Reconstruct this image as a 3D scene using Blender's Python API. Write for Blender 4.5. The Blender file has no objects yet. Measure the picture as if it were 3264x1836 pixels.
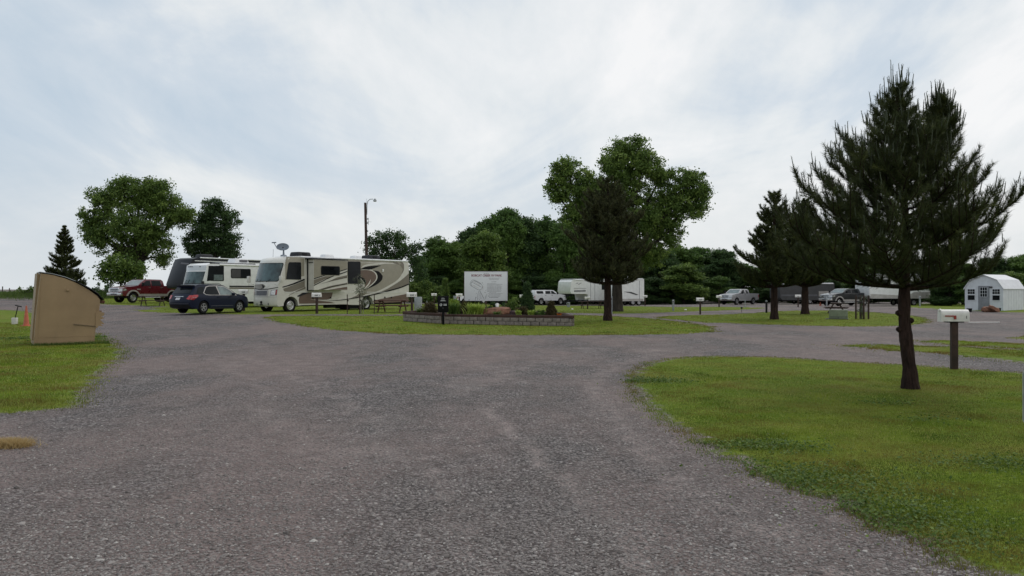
import bpy, bmesh, math, random
import numpy as np
from mathutils import Vector, Matrix, geometry
R = math.radians
rng = np.random.default_rng(7)
random.seed(7)
scene = bpy.context.scene
COL = scene.collection
# photo geometry used while laying the place out (pixels of the 3264 px wide photograph)
F, CX, YH, CH = 2600.0, 1632.0, 922.0, 1.7

# ------------------------------------------------------------------ terrain
CTRL = [(670, 998, 48), (600, 985, 55), (400, 963, 70), (500, 968, 68), (900, 992, 52), (1150, 988, 57), (1250, 990, 61), (1010, 993, 49),
        (1310, 1000, 48), (1750, 975, 106), (1870, 975, 106), (1880, 984, 88), (1967, 995, 71), (2055, 972, 98),
        (2232, 1005, 59), (2360, 970, 100), (2566, 998, 58), (2650, 1002, 61), (3090, 985, 61), (2750, 972, 95),
        (2950, 975, 88), (50, 955, 84), (200, 957, 82), (1400, 966, 100), (1550, 972, 104), (700, 968, 80), (1000, 968, 85)]
_cp = [((px - CX) * D / F, D, CH - (py - YH) * D / F) for px, py, D in CTRL]
for gx in range(-48, 49, 8):
    for gy in range(-16, 41, 8):
        _cp.append((gx, gy, 0.0))
for gx in (-60, -45, 45, 60):
    _cp.append((gx, 48, 0.1))
CP = np.array(_cp)


def T(x, y):
    x = np.asarray(x, float); y = np.asarray(y, float)
    sh = np.broadcast(x, y).shape
    X = np.broadcast_to(x, sh).ravel(); Y = np.broadcast_to(y, sh).ravel()
    out = np.empty(X.size)
    for i in range(0, X.size, 20000):
        a = X[i:i + 20000, None] - CP[None, :, 0]; b = Y[i:i + 20000, None] - CP[None, :, 1]
        d2 = a * a + b * b
        w = np.exp(-d2 / (2 * 8.0 ** 2)) + 1e-4 / (1 + d2 / 100.0) ** 2
        out[i:i + 20000] = (w * CP[None, :, 2]).sum(1) / w.sum(1)
    far = np.clip((np.hypot(X, Y) - 125) / 60, 0, 1)
    out = out * (1 - far)
    # weedy mound beyond the left road
    out += 0.55 * np.exp(-(((X + 53) / 20) ** 2 + ((Y - 92) / 6.0) ** 2))
    out += 0.5 * np.exp(-(((X + 22) / 12) ** 2 + ((Y - 112) / 6.0) ** 2))
    return out.reshape(sh)


def tz(x, y):
    return float(T(x, y))


def at(px, D, dz=0.0):
    x = (px - CX) * D / F
    return Vector((x, D, tz(x, D) + dz))


_Ds = np.linspace(3.0, 190, 1900)


def ground_pt(px, py):
    xs = (px - CX) * _Ds / F
    pr = YH + (CH - T(xs, _Ds)) * F / _Ds
    k = np.argmax(pr <= py)
    if not (pr <= py).any():
        k = len(_Ds) - 1
    return (float(xs[k]), float(_Ds[k]))


# ------------------------------------------------------------------ materials
def new_mat(name):
    m = bpy.data.materials.new(name); m.use_nodes = True
    nt = m.node_tree
    b = nt.nodes['Principled BSDF']
    return m, nt, b


def N(nt, kind, **kw):
    n = nt.nodes.new(kind)
    for k, v in kw.items():
        if k in n.inputs.keys():
            n.inputs[k].default_value = v
        else:
            setattr(n, k, v)
    return n


def ramp(nt, fac, stops, interp='LINEAR'):
    r = nt.nodes.new('ShaderNodeValToRGB'); r.color_ramp.interpolation = interp
    e = r.color_ramp.elements
    while len(e) < len(stops):
        e.new(0.5)
    for i, (p, c) in enumerate(stops):
        e[i].position = p
        e[i].color = (*c, 1) if len(c) == 3 else c
    nt.links.new(fac, r.inputs['Fac'])
    return r.outputs['Color']


def mixc(nt, a, b, fac, mode='MIX'):
    n = nt.nodes.new('ShaderNodeMix'); n.data_type = 'RGBA'; n.blend_type = mode
    for s, v in ((n.inputs[0], fac), (n.inputs[6], a), (n.inputs[7], b)):
        if isinstance(v, (int, float)):
            s.default_value = v
        elif isinstance(v, tuple):
            s.default_value = (*v, 1) if len(v) == 3 else v
        else:
            nt.links.new(v, s)
    return n.outputs[2]


def pos(nt):
    return nt.nodes.new('ShaderNodeNewGeometry').outputs['Position']


def obj_co(nt):
    return nt.nodes.new('ShaderNodeTexCoord').outputs['Object']


def mapping(nt, vec, scale=(1, 1, 1), rot=(0, 0, 0), loc=(0, 0, 0)):
    m = nt.nodes.new('ShaderNodeMapping')
    m.inputs['Scale'].default_value = scale; m.inputs['Rotation'].default_value = rot; m.inputs['Location'].default_value = loc
    nt.links.new(vec, m.inputs['Vector'])
    return m.outputs['Vector']


def noise(nt, vec, scale, detail=4, rough=0.55):
    n = nt.nodes.new('ShaderNodeTexNoise')
    n.inputs['Scale'].default_value = scale; n.inputs['Detail'].default_value = detail; n.inputs['Roughness'].default_value = rough
    nt.links.new(vec, n.inputs['Vector'])
    return n.outputs['Fac']


def voro(nt, vec, scale, out='Distance', feature='F1', rand=1.0):
    n = nt.nodes.new('ShaderNodeTexVoronoi'); n.feature = feature
    n.inputs['Scale'].default_value = scale; n.inputs['Randomness'].default_value = rand
    nt.links.new(vec, n.inputs['Vector'])
    return n.outputs[out]


def bump(nt, b, h, strength=0.5, dist=0.02, normal=None):
    n = nt.nodes.new('ShaderNodeBump')
    n.inputs['Strength'].default_value = strength; n.inputs['Distance'].default_value = dist
    nt.links.new(h, n.inputs['Height'])
    if normal is not None:
        nt.links.new(normal, n.inputs['Normal'])
    if b is not None:
        nt.links.new(n.outputs['Normal'], b.inputs['Normal'])
    return n.outputs['Normal']


def plain(name, col, rough=0.5, metal=0.0, var=0.12, scale=3.0, coat=0.0, bmp=0.0, bscale=30, spec=None, tint2=None):
    """Procedural material: base colour broken up by noise (dirt and wear), slight roughness change."""
    m, nt, b = new_mat(name)
    co = obj_co(nt)
    n = noise(nt, co, scale, 5, 0.6)
    c2 = tint2 or tuple(max(0, c * (1 - 2 * var)) for c in col)
    c1 = tuple(min(1, c * (1 + var)) for c in col)
    nt.links.new(ramp(nt, n, [(0.3, c2), (0.65, c1)]), b.inputs['Base Color'])
    mr = N(nt, 'ShaderNodeMapRange')
    mr.inputs['To Min'].default_value = max(0.03, rough - 0.08); mr.inputs['To Max'].default_value = min(1, rough + 0.1)
    nt.links.new(n, mr.inputs['Value']); nt.links.new(mr.outputs[0], b.inputs['Roughness'])
    b.inputs['Metallic'].default_value = metal
    if coat:
        b.inputs['Coat Weight'].default_value = coat; b.inputs['Coat Roughness'].default_value = 0.06
    if spec is not None:
        b.inputs['Specular IOR Level'].default_value = spec
    if bmp:
        bump(nt, b, noise(nt, co, bscale, 4), bmp, 0.01)
    return m


M = {}
M['white_paint'] = plain('white_paint', (0.74, 0.745, 0.73), 0.3, coat=0.4, var=0.05)
M['cream_paint'] = plain('cream_paint', (0.60, 0.58, 0.52), 0.3, coat=0.4, var=0.04)
M['tan_paint'] = plain('tan_paint', (0.28, 0.255, 0.195), 0.3, coat=0.4, var=0.04)
M['taupe_paint'] = plain('taupe_paint', (0.17, 0.148, 0.112), 0.35, coat=0.2, var=0.04)
M['brown_paint'] = plain('brown_paint', (0.125, 0.078, 0.055), 0.35, coat=0.2, var=0.04)
M['black_paint'] = plain('black_paint', (0.007, 0.007, 0.008), 0.4, spec=0.15)
M['cap_white'] = plain('cap_white', (0.55, 0.58, 0.62), 0.3, coat=0.4, var=0.04)
M['roof_white'] = plain('roof_white', (0.72, 0.73, 0.74), 0.5, var=0.06)
M['black_cover'] = plain('black_cover', (0.014, 0.016, 0.021), 0.45, spec=0.3, bmp=0.5, bscale=3)
M['navy_paint'] = plain('navy_paint', (0.003, 0.0065, 0.022), 0.42, metal=0.0, coat=0.12, var=0.05, spec=0.2)
M['red_paint'] = plain('red_paint', (0.125, 0.012, 0.018), 0.28, metal=0.15, coat=0.7, var=0.05)
M['silver_paint'] = plain('silver_paint', (0.33, 0.33, 0.345), 0.32, metal=0.4, coat=0.6, var=0.05)
M['silver_trim'] = plain('silver_trim', (0.42, 0.40, 0.38), 0.4, metal=0.3)
M['truck_white'] = plain('truck_white', (0.78, 0.79, 0.81), 0.3, coat=0.5, var=0.04)
M['dark_paint'] = plain('dark_paint', (0.016, 0.017, 0.019), 0.35, coat=0.5)
M['dark_grey'] = plain('dark_grey', (0.05, 0.05, 0.052), 0.5)
M['plastic_black'] = plain('plastic_black', (0.012, 0.012, 0.013), 0.6, spec=0.2)
M['grey_plastic'] = plain('grey_plastic', (0.10, 0.10, 0.11), 0.55)
M['ac_dark'] = plain('ac_dark', (0.022, 0.023, 0.027), 0.5, spec=0.25)
M['tyre'] = plain('tyre', (0.011, 0.011, 0.011), 0.85, spec=0.15, bmp=0.4, bscale=40)
M['chrome'] = plain('chrome', (0.6, 0.6, 0.6), 0.2, metal=0.9, var=0.05)
M['rim_silver'] = plain('rim_silver', (0.42, 0.42, 0.43), 0.3, metal=0.7)
M['glass_dark'] = plain('glass_dark', (0.010, 0.012, 0.014), 0.1, var=0.3, scale=1.2, spec=0.16)
M['glass_green'] = plain('glass_green', (0.05, 0.085, 0.088), 0.07, var=0.45, scale=1.0, spec=0.55)
M['glass_light'] = plain('glass_light', (0.13, 0.17, 0.17), 0.08, var=0.3, scale=2.0, spec=0.8)
M['lamp_clear'] = plain('lamp_clear', (0.55, 0.55, 0.55), 0.12, metal=0.4, var=0.2, scale=12)
M['lamp_red'] = plain('lamp_red', (0.35, 0.01, 0.015), 0.15, coat=0.6, var=0.2, scale=6)
M['plate'] = plain('plate', (0.5, 0.5, 0.52), 0.4)
M['dish_grey'] = plain('dish_grey', (0.17, 0.20, 0.24), 0.45)
M['mail_white'] = plain('mail_white', (0.72, 0.70, 0.66), 0.4, var=0.08, scale=8)
M['flag_red'] = plain('flag_red', (0.30, 0.03, 0.02), 0.5)
M['post_brown'] = plain('post_brown', (0.040, 0.021, 0.015), 0.8, bmp=0.5, bscale=25, scale=6, var=0.25)
M['wood_brown'] = plain('wood_brown', (0.055, 0.031, 0.024), 0.8, bmp=0.5, bscale=18, scale=5, var=0.25)
M['wood_red'] = plain('wood_red', (0.085, 0.030, 0.020), 0.75, bmp=0.4, bscale=18, scale=5, var=0.25)
M['wood_grey'] = plain('wood_grey', (0.13, 0.11, 0.10), 0.8, bmp=0.4, bscale=18, scale=5, var=0.25)
M['galvanised'] = plain('galvanised', (0.32, 0.34, 0.35), 0.5, metal=0.3, scale=6)
M['box_green'] = plain('box_green', (0.17, 0.20, 0.13), 0.5, scale=4)
M['tan_steel'] = plain('tan_steel', (0.30, 0.205, 0.108), 0.55, scale=1.4, var=0.08, bmp=0.12, bscale=4, tint2=(0.255, 0.170, 0.088))
def tan_steel():
    m, nt, b = new_mat('tan_steel'); co = obj_co(nt)
    c = ramp(nt, noise(nt, co, 1.3, 6, .6), [(0.3, (0.245, 0.165, 0.086)), (0.7, (0.31, 0.212, 0.112))])
    # rain streaks, scuffs and chipped spots
    stv = ramp(nt, noise(nt, mapping(nt, co, (3, 3, .9)), 1.0, 5, .7), [(0.58, (0, 0, 0)), (0.8, (.18, .18, .18))])
    c = mixc(nt, c, (0.15, 0.105, 0.062), stv)
    ch = ramp(nt, noise(nt, mapping(nt, co, (1, 1, 2.2)), 11, 4, .8), [(0.70, (0, 0, 0)), (0.74, (.8, .8, .8))])
    c = mixc(nt, c, (0.11, 0.055, 0.03), ch)
    nt.links.new(c, b.inputs['Base Color']); b.inputs['Roughness'].default_value = .55
    bump(nt, b, noise(nt, co, 3.0, 4), .25, .02)
    return m


M['tan_steel'] = tan_steel()
M['tan_dark'] = plain('tan_dark', (0.12, 0.085, 0.05), 0.6)
M['rust'] = plain('rust', (0.10, 0.035, 0.015), 0.85, scale=9, var=0.3)
M['orange'] = plain('orange', (0.42, 0.095, 0.04), 0.5, scale=6, var=0.15)
M['sign_white'] = plain('sign_white', (0.70, 0.71, 0.72), 0.4, var=0.02)
M['ink_black'] = plain('ink_black', (0.03, 0.03, 0.032), 0.5)
M['ink_grey'] = plain('ink_grey', (0.22, 0.22, 0.23), 0.5)
M['ink_red'] = plain('ink_red', (0.22, 0.06, 0.08), 0.5)
M['ink_tan'] = plain('ink_tan', (0.38, 0.28, 0.22), 0.5)
M['sign_black'] = plain('sign_black', (0.004, 0.004, 0.005), 0.5, spec=0.12)
M['concrete_block'] = plain('concrete_block', (0.21, 0.178, 0.158), 0.9, scale=7, var=0.2, bmp=0.7, bscale=22)
M['timber_cap'] = plain('timber_cap', (0.050, 0.020, 0.014), 0.8, scale=5, var=0.25, bmp=0.4)
M['soil'] = plain('soil', (0.055, 0.035, 0.024), 0.95, scale=6, var=0.3, bmp=0.8, bscale=20)
M['rock_red'] = plain('rock_red', (0.235, 0.115, 0.072), 0.9, scale=4, var=0.25, bmp=0.8, bscale=9)
M['rock_purple'] = plain('rock_purple', (0.055, 0.03, 0.033), 0.9, scale=5, var=0.25, bmp=0.6, bscale=9)
M['shed_white'] = plain('shed_white', (0.64, 0.66, 0.69), 0.6, var=0.05)
M['shed_roof'] = plain('shed_roof', (0.66, 0.67, 0.69), 0.45, var=0.05)
M['shed_door'] = plain('shed_door', (0.24, 0.25, 0.27), 0.5)
M['pipe_white'] = plain('pipe_white', (0.6, 0.58, 0.55), 0.5)


def bark(name, c1, c2, sc=6.0):
    m, nt, b = new_mat(name)
    co = mapping(nt, obj_co(nt), (1, 1, 0.28))
    v = voro(nt, co, sc * 3)
    n = noise(nt, co, sc * 1.4, 6, 0.65)
    nt.links.new(ramp(nt, n, [(0.3, c1), (0.7, c2)]), b.inputs['Base Color'])
    b.inputs['Roughness'].default_value = 0.95
    b.inputs['Specular IOR Level'].default_value = 0.15
    n1 = bump(nt, None, v, 0.9, 0.05)
    bump(nt, b, n, 0.6, 0.03, n1)
    return m


M['bark_pine'] = bark('bark_pine', (0.014, 0.009, 0.008), (0.050, 0.030, 0.024), 7)
M['bark_dark'] = bark('bark_dark', (0.022, 0.018, 0.015), (0.06, 0.05, 0.042), 4)
M['bark_pale'] = bark('bark_pale', (0.15, 0.14, 0.12), (0.26, 0.24, 0.2), 9)


def leafy(name, stops, trans=0.35, nscale=0.6, nmix=0.35, alt=None, rough=0.6):
    """Leaf or needle material: tint of every leaf from the 'tint' attribute, patches from noise, light passes through."""
    m = bpy.data.materials.new(name); m.use_nodes = True
    nt = m.node_tree; nt.nodes.clear()
    out = nt.nodes.new('ShaderNodeOutputMaterial')
    at_ = nt.nodes.new('ShaderNodeAttribute'); at_.attribute_name = 'tint'
    c = ramp(nt, at_.outputs['Fac'], stops)
    if alt:
        n = noise(nt, pos(nt), nscale, 3)
        f = ramp(nt, n, [(0.42, (0, 0, 0)), (0.66, (nmix, nmix, nmix))])
        c = mixc(nt, c, alt, f)
    d = nt.nodes.new('ShaderNodeBsdfPrincipled'); d.inputs['Roughness'].default_value = rough
    d.inputs['Specular IOR Level'].default_value = 0.25
    t = nt.nodes.new('ShaderNodeBsdfTranslucent')
    nt.links.new(c, d.inputs['Base Color']); nt.links.new(c, t.inputs['Color'])
    mx = nt.nodes.new('ShaderNodeMixShader'); mx.inputs[0].default_value = trans
    nt.links.new(d.outputs[0], mx.inputs[1]); nt.links.new(t.outputs[0], mx.inputs[2])
    nt.links.new(mx.outputs[0], out.inputs['Surface'])
    return m


M['leaf_mid'] = leafy('leaf_mid', [(0, (0.040, 0.078, 0.018)), (0.6, (0.125, 0.195, 0.042)), (1, (0.23, 0.31, 0.07))])
M['leaf_wood'] = leafy('leaf_wood', [(0, (0.028, 0.060, 0.018)), (0.6, (0.078, 0.145, 0.034)), (1, (0.15, 0.245, 0.055))], alt=(0.13, 0.21, 0.04), nscale=0.09, nmix=0.75)
M['leaf_bright'] = leafy('leaf_bright', [(0, (0.045, 0.085, 0.018)), (0.6, (0.085, 0.15, 0.03)), (1, (0.14, 0.21, 0.045))])
M['leaf_dark'] = leafy('leaf_dark', [(0, (0.026, 0.052, 0.020)), (0.6, (0.060, 0.112, 0.036)), (1, (0.11, 0.175, 0.055))])
M['leaf_lime'] = leafy('leaf_lime', [(0, (0.18, 0.27, 0.04)), (0.6, (0.32, 0.42, 0.07)), (1, (0.45, 0.55, 0.13))])
M['leaf_brown'] = leafy('leaf_brown', [(0, (0.045, 0.035, 0.015)), (0.6, (0.08, 0.065, 0.026)), (1, (0.12, 0.105, 0.04))])
M['leaf_sage'] = leafy('leaf_sage', [(0, (0.07, 0.09, 0.05)), (0.6, (0.13, 0.15, 0.09)), (1, (0.2, 0.22, 0.14))])
M['needle'] = leafy('needle', [(0, (0.022, 0.030, 0.010)), (0.6, (0.052, 0.068, 0.020)), (1, (0.11, 0.125, 0.035))], trans=0.15)
M['needle_brown'] = leafy('needle_brown', [(0, (0.026, 0.032, 0.012)), (0.6, (0.058, 0.066, 0.024)), (1, (0.11, 0.115, 0.042))], trans=0.1)
M['candle'] = leafy('candle', [(0, (0.03, 0.042, 0.022)), (1, (0.075, 0.09, 0.05))], trans=0.1)
M['leaf_blue'] = leafy('leaf_blue', [(0, (0.03, 0.05, 0.03)), (1, (0.09, 0.13, 0.07))])
M['orange_bloom'] = leafy('orange_bloom', [(0, (0.4, 0.10, 0.01)), (1, (0.6, 0.2, 0.02))])
GR = [(0, (0.044, 0.074, 0.011)), (0.3, (0.112, 0.168, 0.015)), (0.7, (0.185, 0.258, 0.021)), (0.93, (0.32, 0.38, 0.05)), (1, (0.52, 0.42, 0.17))]
M['grass_blade'] = leafy('grass_blade', GR, trans=0.4, alt=(0.21, 0.135, 0.045), nscale=0.9, nmix=0.75)
M['dry_grass'] = leafy('dry_grass', [(0, (0.40, 0.28, 0.12)), (1, (0.62, 0.49, 0.26))])
M['clover'] = leafy('clover', [(0, (0.045, 0.090, 0.016)), (0.85, (0.12, 0.185, 0.030)), (1, (0.19, 0.26, 0.06))])
M['weed_leaf'] = leafy('weed_leaf', [(0, (0.06, 0.10, 0.02)), (1, (0.13, 0.19, 0.045))])


def mat_gravel():
    m, nt, b = new_mat('gravel')
    p = pos(nt)
    wob = nt.nodes.new('ShaderNodeTexNoise'); wob.inputs['Scale'].default_value = 30
    nt.links.new(p, wob.inputs['Vector'])
    pw = nt.nodes.new('ShaderNodeVectorMath'); pw.operation = 'MULTIPLY_ADD'
    nt.links.new(wob.outputs['Color'], pw.inputs[0]); pw.inputs[1].default_value = (0.03, 0.03, 0.0); nt.links.new(p, pw.inputs[2])
    pv = pw.outputs[0]
    v1 = nt.nodes.new('ShaderNodeTexVoronoi'); v1.inputs['Scale'].default_value = 30
    nt.links.new(pv, v1.inputs['Vector'])
    v2 = nt.nodes.new('ShaderNodeTexVoronoi'); v2.inputs['Scale'].default_value = 58
    nt.links.new(pv, v2.inputs['Vector'])
    sep = nt.nodes.new('ShaderNodeSeparateColor'); nt.links.new(v1.outputs['Color'], sep.inputs[0])
    stone = ramp(nt, sep.outputs[0], [(0, (0.060, 0.054, 0.054)), (0.3, (0.135, 0.121, 0.119)), (0.65, (0.265, 0.243, 0.238)), (0.9, (0.34, 0.31, 0.295)), (1, (0.46, 0.43, 0.41))])
    sep2 = nt.nodes.new('ShaderNodeSeparateColor'); nt.links.new(v2.outputs['Color'], sep2.inputs[0])
    fine = ramp(nt, sep2.outputs[1], [(0, (0.07, 0.06, 0.058)), (0.5, (0.165, 0.145, 0.138)), (1, (0.31, 0.28, 0.265))])
    size = noise(nt, p, 1.1, 3)
    c = mixc(nt, stone, fine, ramp(nt, size, [(0.45, (0, 0, 0)), (0.6, (1, 1, 1))]))
    gap = ramp(nt, v1.outputs['Distance'], [(0.36, (1, 1, 1)), (0.66, (0.22, 0.20, 0.20))])
    c = mixc(nt, c, gap, 1.0, 'MULTIPLY')
    # reddish clay fines and pale packed dust in long worn tracks
    big = noise(nt, mapping(nt, p, (0.30, 0.13, 1), (0, 0, 0.35)), 1.0, 6, 0.65)
    red = ramp(nt, big, [(0.42, (0.05, 0.05, 0.05)), (0.58, (0.62, 0.62, 0.62))])
    c = mixc(nt, c, (0.235, 0.172, 0.156), red)
    mid = noise(nt, mapping(nt, p, (0.5, 0.28, 1), (0, 0, 0.25), (7, 3, 0)), 1.0, 6, 0.65)
    dust = ramp(nt, mid, [(0.57, (0, 0, 0)), (0.75, (0.5, 0.5, 0.5))])
    c = mixc(nt, c, (0.34, 0.285, 0.262), dust)
    wa = nt.nodes.new('ShaderNodeAttribute'); wa.attribute_name = 'worn'
    wm = N(nt, 'ShaderNodeMath', operation='MULTIPLY_ADD'); nt.links.new(noise(nt, p, 3.2, 6, .7), wm.inputs[0]); wm.inputs[1].default_value = 1.5; wm.inputs[2].default_value = -.95
    wn = N(nt, 'ShaderNodeMath', operation='ADD'); nt.links.new(wa.outputs['Fac'], wn.inputs[0]); nt.links.new(wm.outputs[0], wn.inputs[1])
    c = mixc(nt, c, (0.32, 0.262, 0.243), ramp(nt, wn.outputs[0], [(0.42, (0, 0, 0)), (0.85, (0.75, 0.75, 0.75))]))
    mot = ramp(nt, noise(nt, p, 2.6, 5, 0.7), [(0.3, (0.68, 0.68, 0.68)), (0.7, (1.12, 1.12, 1.12))])
    c = mixc(nt, c, mot, 1.0, 'MULTIPLY')
    nt.links.new(c, b.inputs['Base Color'])
    b.inputs['Roughness'].default_value = 0.8
    b.inputs['Specular IOR Level'].default_value = 0.35
    inv = N(nt, 'ShaderNodeMath', operation='SUBTRACT'); inv.inputs[0].default_value = 1.0
    nt.links.new(v1.outputs['Distance'], inv.inputs[1])
    n0 = bump(nt, None, inv.outputs[0], 1.0, 0.03)
    n1 = bump(nt, None, v2.outputs['Distance'], 0.5, 0.008, n0)
    bump(nt, b, noise(nt, p, 5, 4), 0.35, 0.05, n1)
    return m


def mat_turf(name='turf', dark=1.0):
    m, nt, b = new_mat(name)
    p = pos(nt)
    f = noise(nt, p, 22, 5, 0.75)
    c = ramp(nt, f, [(0.3, (0.044 * dark, 0.070 * dark, 0.011)), (0.5, (0.124 * dark, 0.176 * dark, 0.017)), (0.7, (0.20 * dark, 0.26 * dark, 0.028))])
    l = ramp(nt, noise(nt, p, 0.55, 4), [(0.45, (0, 0, 0)), (0.7, (0.45, 0.45, 0.45))])
    c = mixc(nt, c, (0.20, 0.155, 0.045), l)
    k = ramp(nt, noise(nt, mapping(nt, p, (1, 1, 1), loc=(9, 2, 0)), 1.7, 5, 0.7), [(0.35, (0.72, 0.78, 0.6)), (0.65, (1.12, 1.1, 1.1))])
    c = mixc(nt, c, k, 1.0, 'MULTIPLY')
    d = ramp(nt, noise(nt, mapping(nt, p, (1, 1, 1), loc=(3, 8, 0)), 0.9, 5, 0.75), [(0.66, (0, 0, 0)), (0.74, (0.85, 0.85, 0.85))])
    c = mixc(nt, c, (0.085, 0.055, 0.035), d)
    # thin, gravelly margin where the turf gives out
    e = nt.nodes.new('ShaderNodeAttribute'); e.attribute_name = 'edge'
    ad = N(nt, 'ShaderNodeMath', operation='MULTIPLY_ADD'); nt.links.new(noise(nt, p, 7, 5, .7), ad.inputs[0]); ad.inputs[1].default_value = 1.1; ad.inputs[2].default_value = -.42
    su = N(nt, 'ShaderNodeMath', operation='SUBTRACT'); nt.links.new(e.outputs['Fac'], su.inputs[0]); nt.links.new(ad.outputs[0], su.inputs[1])
    bare = ramp(nt, su.outputs[0], [(0.0, (1, 1, 1)), (0.22, (0, 0, 0))])
    vs = nt.nodes.new('ShaderNodeTexVoronoi'); vs.inputs['Scale'].default_value = 40; nt.links.new(p, vs.inputs['Vector'])
    sc_ = nt.nodes.new('ShaderNodeSeparateColor'); nt.links.new(vs.outputs['Color'], sc_.inputs[0])
    st = ramp(nt, sc_.outputs[0], [(0, (0.08, 0.068, 0.06)), (0.6, (0.19, 0.165, 0.15)), (1, (0.34, 0.31, 0.29))])
    c = mixc(nt, c, st, bare)
    nt.links.new(c, b.inputs['Base Color'])
    b.inputs['Roughness'].default_value = 0.9; b.inputs['Specular IOR Level'].default_value = 0.1
    bump(nt, b, f, 0.8, 0.03)
    return m


M['gravel'] = mat_gravel()
M['turf'] = mat_turf()
M['meadow'] = mat_turf('meadow', 0.8)
M['stone'] = leafy('stone', [(0, (0.09, 0.079, 0.074)), (0.5, (0.20, 0.178, 0.168)), (0.9, (0.29, 0.265, 0.25)), (1, (0.40, 0.375, 0.35))], trans=0.0, rough=0.8)


# ------------------------------------------------------------------ object helpers
def tag(o, label=None, cat=None, group=None, kind=None):
    if label: o['label'] = label
    if cat: o['category'] = cat
    if group: o['group'] = group
    if kind: o['kind'] = kind
    return o


def thing(name, label, cat, loc=(0, 0, 0), rz=0.0, group=None):
    o = bpy.data.objects.new(name, None); COL.objects.link(o)
    o.location = loc; o.rotation_euler = (0, 0, rz); o.empty_display_size = 0.3
    return tag(o, label, cat, group)


def link(name, me, parent=None):
    o = bpy.data.objects.new(name, me); COL.objects.link(o)
    if parent is not None: o.parent = parent
    return o


def np_mesh(name, V, faces, mats, tint=None, smooth=False):
    """faces: (m,k) int array, all of the same size"""
    me = bpy.data.meshes.new(name)
    V = np.asarray(V, np.float32); faces = np.asarray(faces, np.int32)
    m, k = faces.shape
    me.vertices.add(len(V)); me.vertices.foreach_set('co', V.ravel())
    me.loops.add(m * k); me.loops.foreach_set('vertex_index', faces.ravel())
    me.polygons.add(m); me.polygons.foreach_set('loop_start', np.arange(0, m * k, k, dtype=np.int32))
    if smooth: me.polygons.foreach_set('use_smooth', np.ones(m, bool))
    for mt in (mats if isinstance(mats, (list, tuple)) else [mats]): me.materials.append(mt)
    me.update(calc_edges=True)
    if tint is not None:
        a = me.attributes.new('tint', 'FLOAT', 'POINT'); a.data.foreach_set('value', np.asarray(tint, np.float32))
    return me


class MB:
    """collects shapes into one mesh with several materials"""
    def __init__(s):
        s.V = []; s.Fc = []; s.Mi = []; s.mats = []

    def mi(s, m):
        m = M[m] if isinstance(m, str) else m
        if m not in s.mats: s.mats.append(m)
        return s.mats.index(m)

    def add(s, V, faces, m):
        o = len(s.V); s.V.extend([tuple(v) for v in V]); k = s.mi(m)
        for f in faces:
            s.Fc.append([i + o for i in f]); s.Mi.append(k)

    def box(s, c, size, m, rot=None, bev=0.0, taper=None):
        bm = bmesh.new(); bmesh.ops.create_cube(bm, size=1.0)
        for v in bm.verts:
            top = v.co.z > 0
            v.co.x *= size[0]; v.co.y *= size[1]; v.co.z *= size[2]
            if taper and top: v.co.x *= taper; v.co.y *= taper
        if bev: bmesh.ops.bevel(bm, geom=bm.edges[:], offset=bev, segments=2, affect='EDGES', profile=0.6)
        mt = Matrix.Translation(Vector(c))
        if rot is not None: mt = mt @ (rot if isinstance(rot, Matrix) else Matrix.Rotation(rot, 4, 'Z'))
        bm.transform(mt); s.bm(bm, m)
        return s

    def bm(s, bm, m):
        bm.verts.index_update()
        s.add([v.co[:] for v in bm.verts], [[v.index for v in f.verts] for f in bm.faces], m); bm.free()

    def tube(s, pts, rad, m, n=8, cap=True):
        V, Fq = tube_geo(pts, rad, n)
        Fq = [list(f) for f in Fq]
        if cap:
            Fq.append(list(range(n))[::-1]); Fq.append([len(V) - n + i for i in range(n)])
        s.add(V, Fq, m)
        return s

    def lathe(s, prof, m, axis='Z', n=20, c=(0, 0, 0), closed=False):
        """prof: (r, h) list"""
        V = []; Fc = []
        for r, h in prof:
            for i in range(n):
                a = 2 * math.pi * i / n
                p = (r * math.cos(a), r * math.sin(a), h)
                if axis == 'Y': p = (p[0], p[2], p[1])
                if axis == 'X': p = (p[2], p[0], p[1])
                V.append((p[0] + c[0], p[1] + c[1], p[2] + c[2]))
        for j in range(len(prof) - 1):
            for i in range(n):
                a, b_ = j * n + i, j * n + (i + 1) % n
                Fc.append([a, b_, b_ + n, a + n])
        s.add(V, Fc, m)
        return s

    def build(s, name, parent=None, smooth=35, loc=None):
        me = bpy.data.meshes.new(name)
        me.from_pydata(s.V, [], s.Fc)
        for m in s.mats: me.materials.append(m)
        me.polygons.foreach_set('material_index', s.Mi)
        me.update()
        b = bmesh.new(); b.from_mesh(me); bmesh.ops.recalc_face_normals(b, faces=b.faces[:]); b.to_mesh(me); b.free()
        if smooth:
            me.polygons.foreach_set('use_smooth', [True] * len(me.polygons))
            me.set_sharp_from_angle(angle=R(smooth))
        o = link(name, me, parent)
        if loc is not None: o.location = loc
        return o


def tube_geo(pts, rad, n=8):
    pts = [Vector(p) for p in pts]
    if isinstance(rad, (int, float)): rad = [rad] * len(pts)
    V = []; Fq = []
    prev = None
    for i, p in enumerate(pts):
        d = (pts[min(i + 1, len(pts) - 1)] - pts[max(i - 1, 0)])
        d = d.normalized() if d.length > 1e-9 else Vector((0, 0, 1))
        u = prev if prev is not None else (Vector((1, 0, 0)) if abs(d.x) < 0.9 else Vector((0, 1, 0)))
        u = (u - d * u.dot(d)).normalized(); prev = u
        w = d.cross(u)
        for k in range(n):
            a = 2 * math.pi * k / n
            V.append(p + (u * math.cos(a) + w * math.sin(a)) * rad[i])
    for i in range(len(pts) - 1):
        for k in range(n):
            a, b = i * n + k, i * n + (k + 1) % n
            Fq.append((a, b, b + n, a + n))
    return V, Fq


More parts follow.
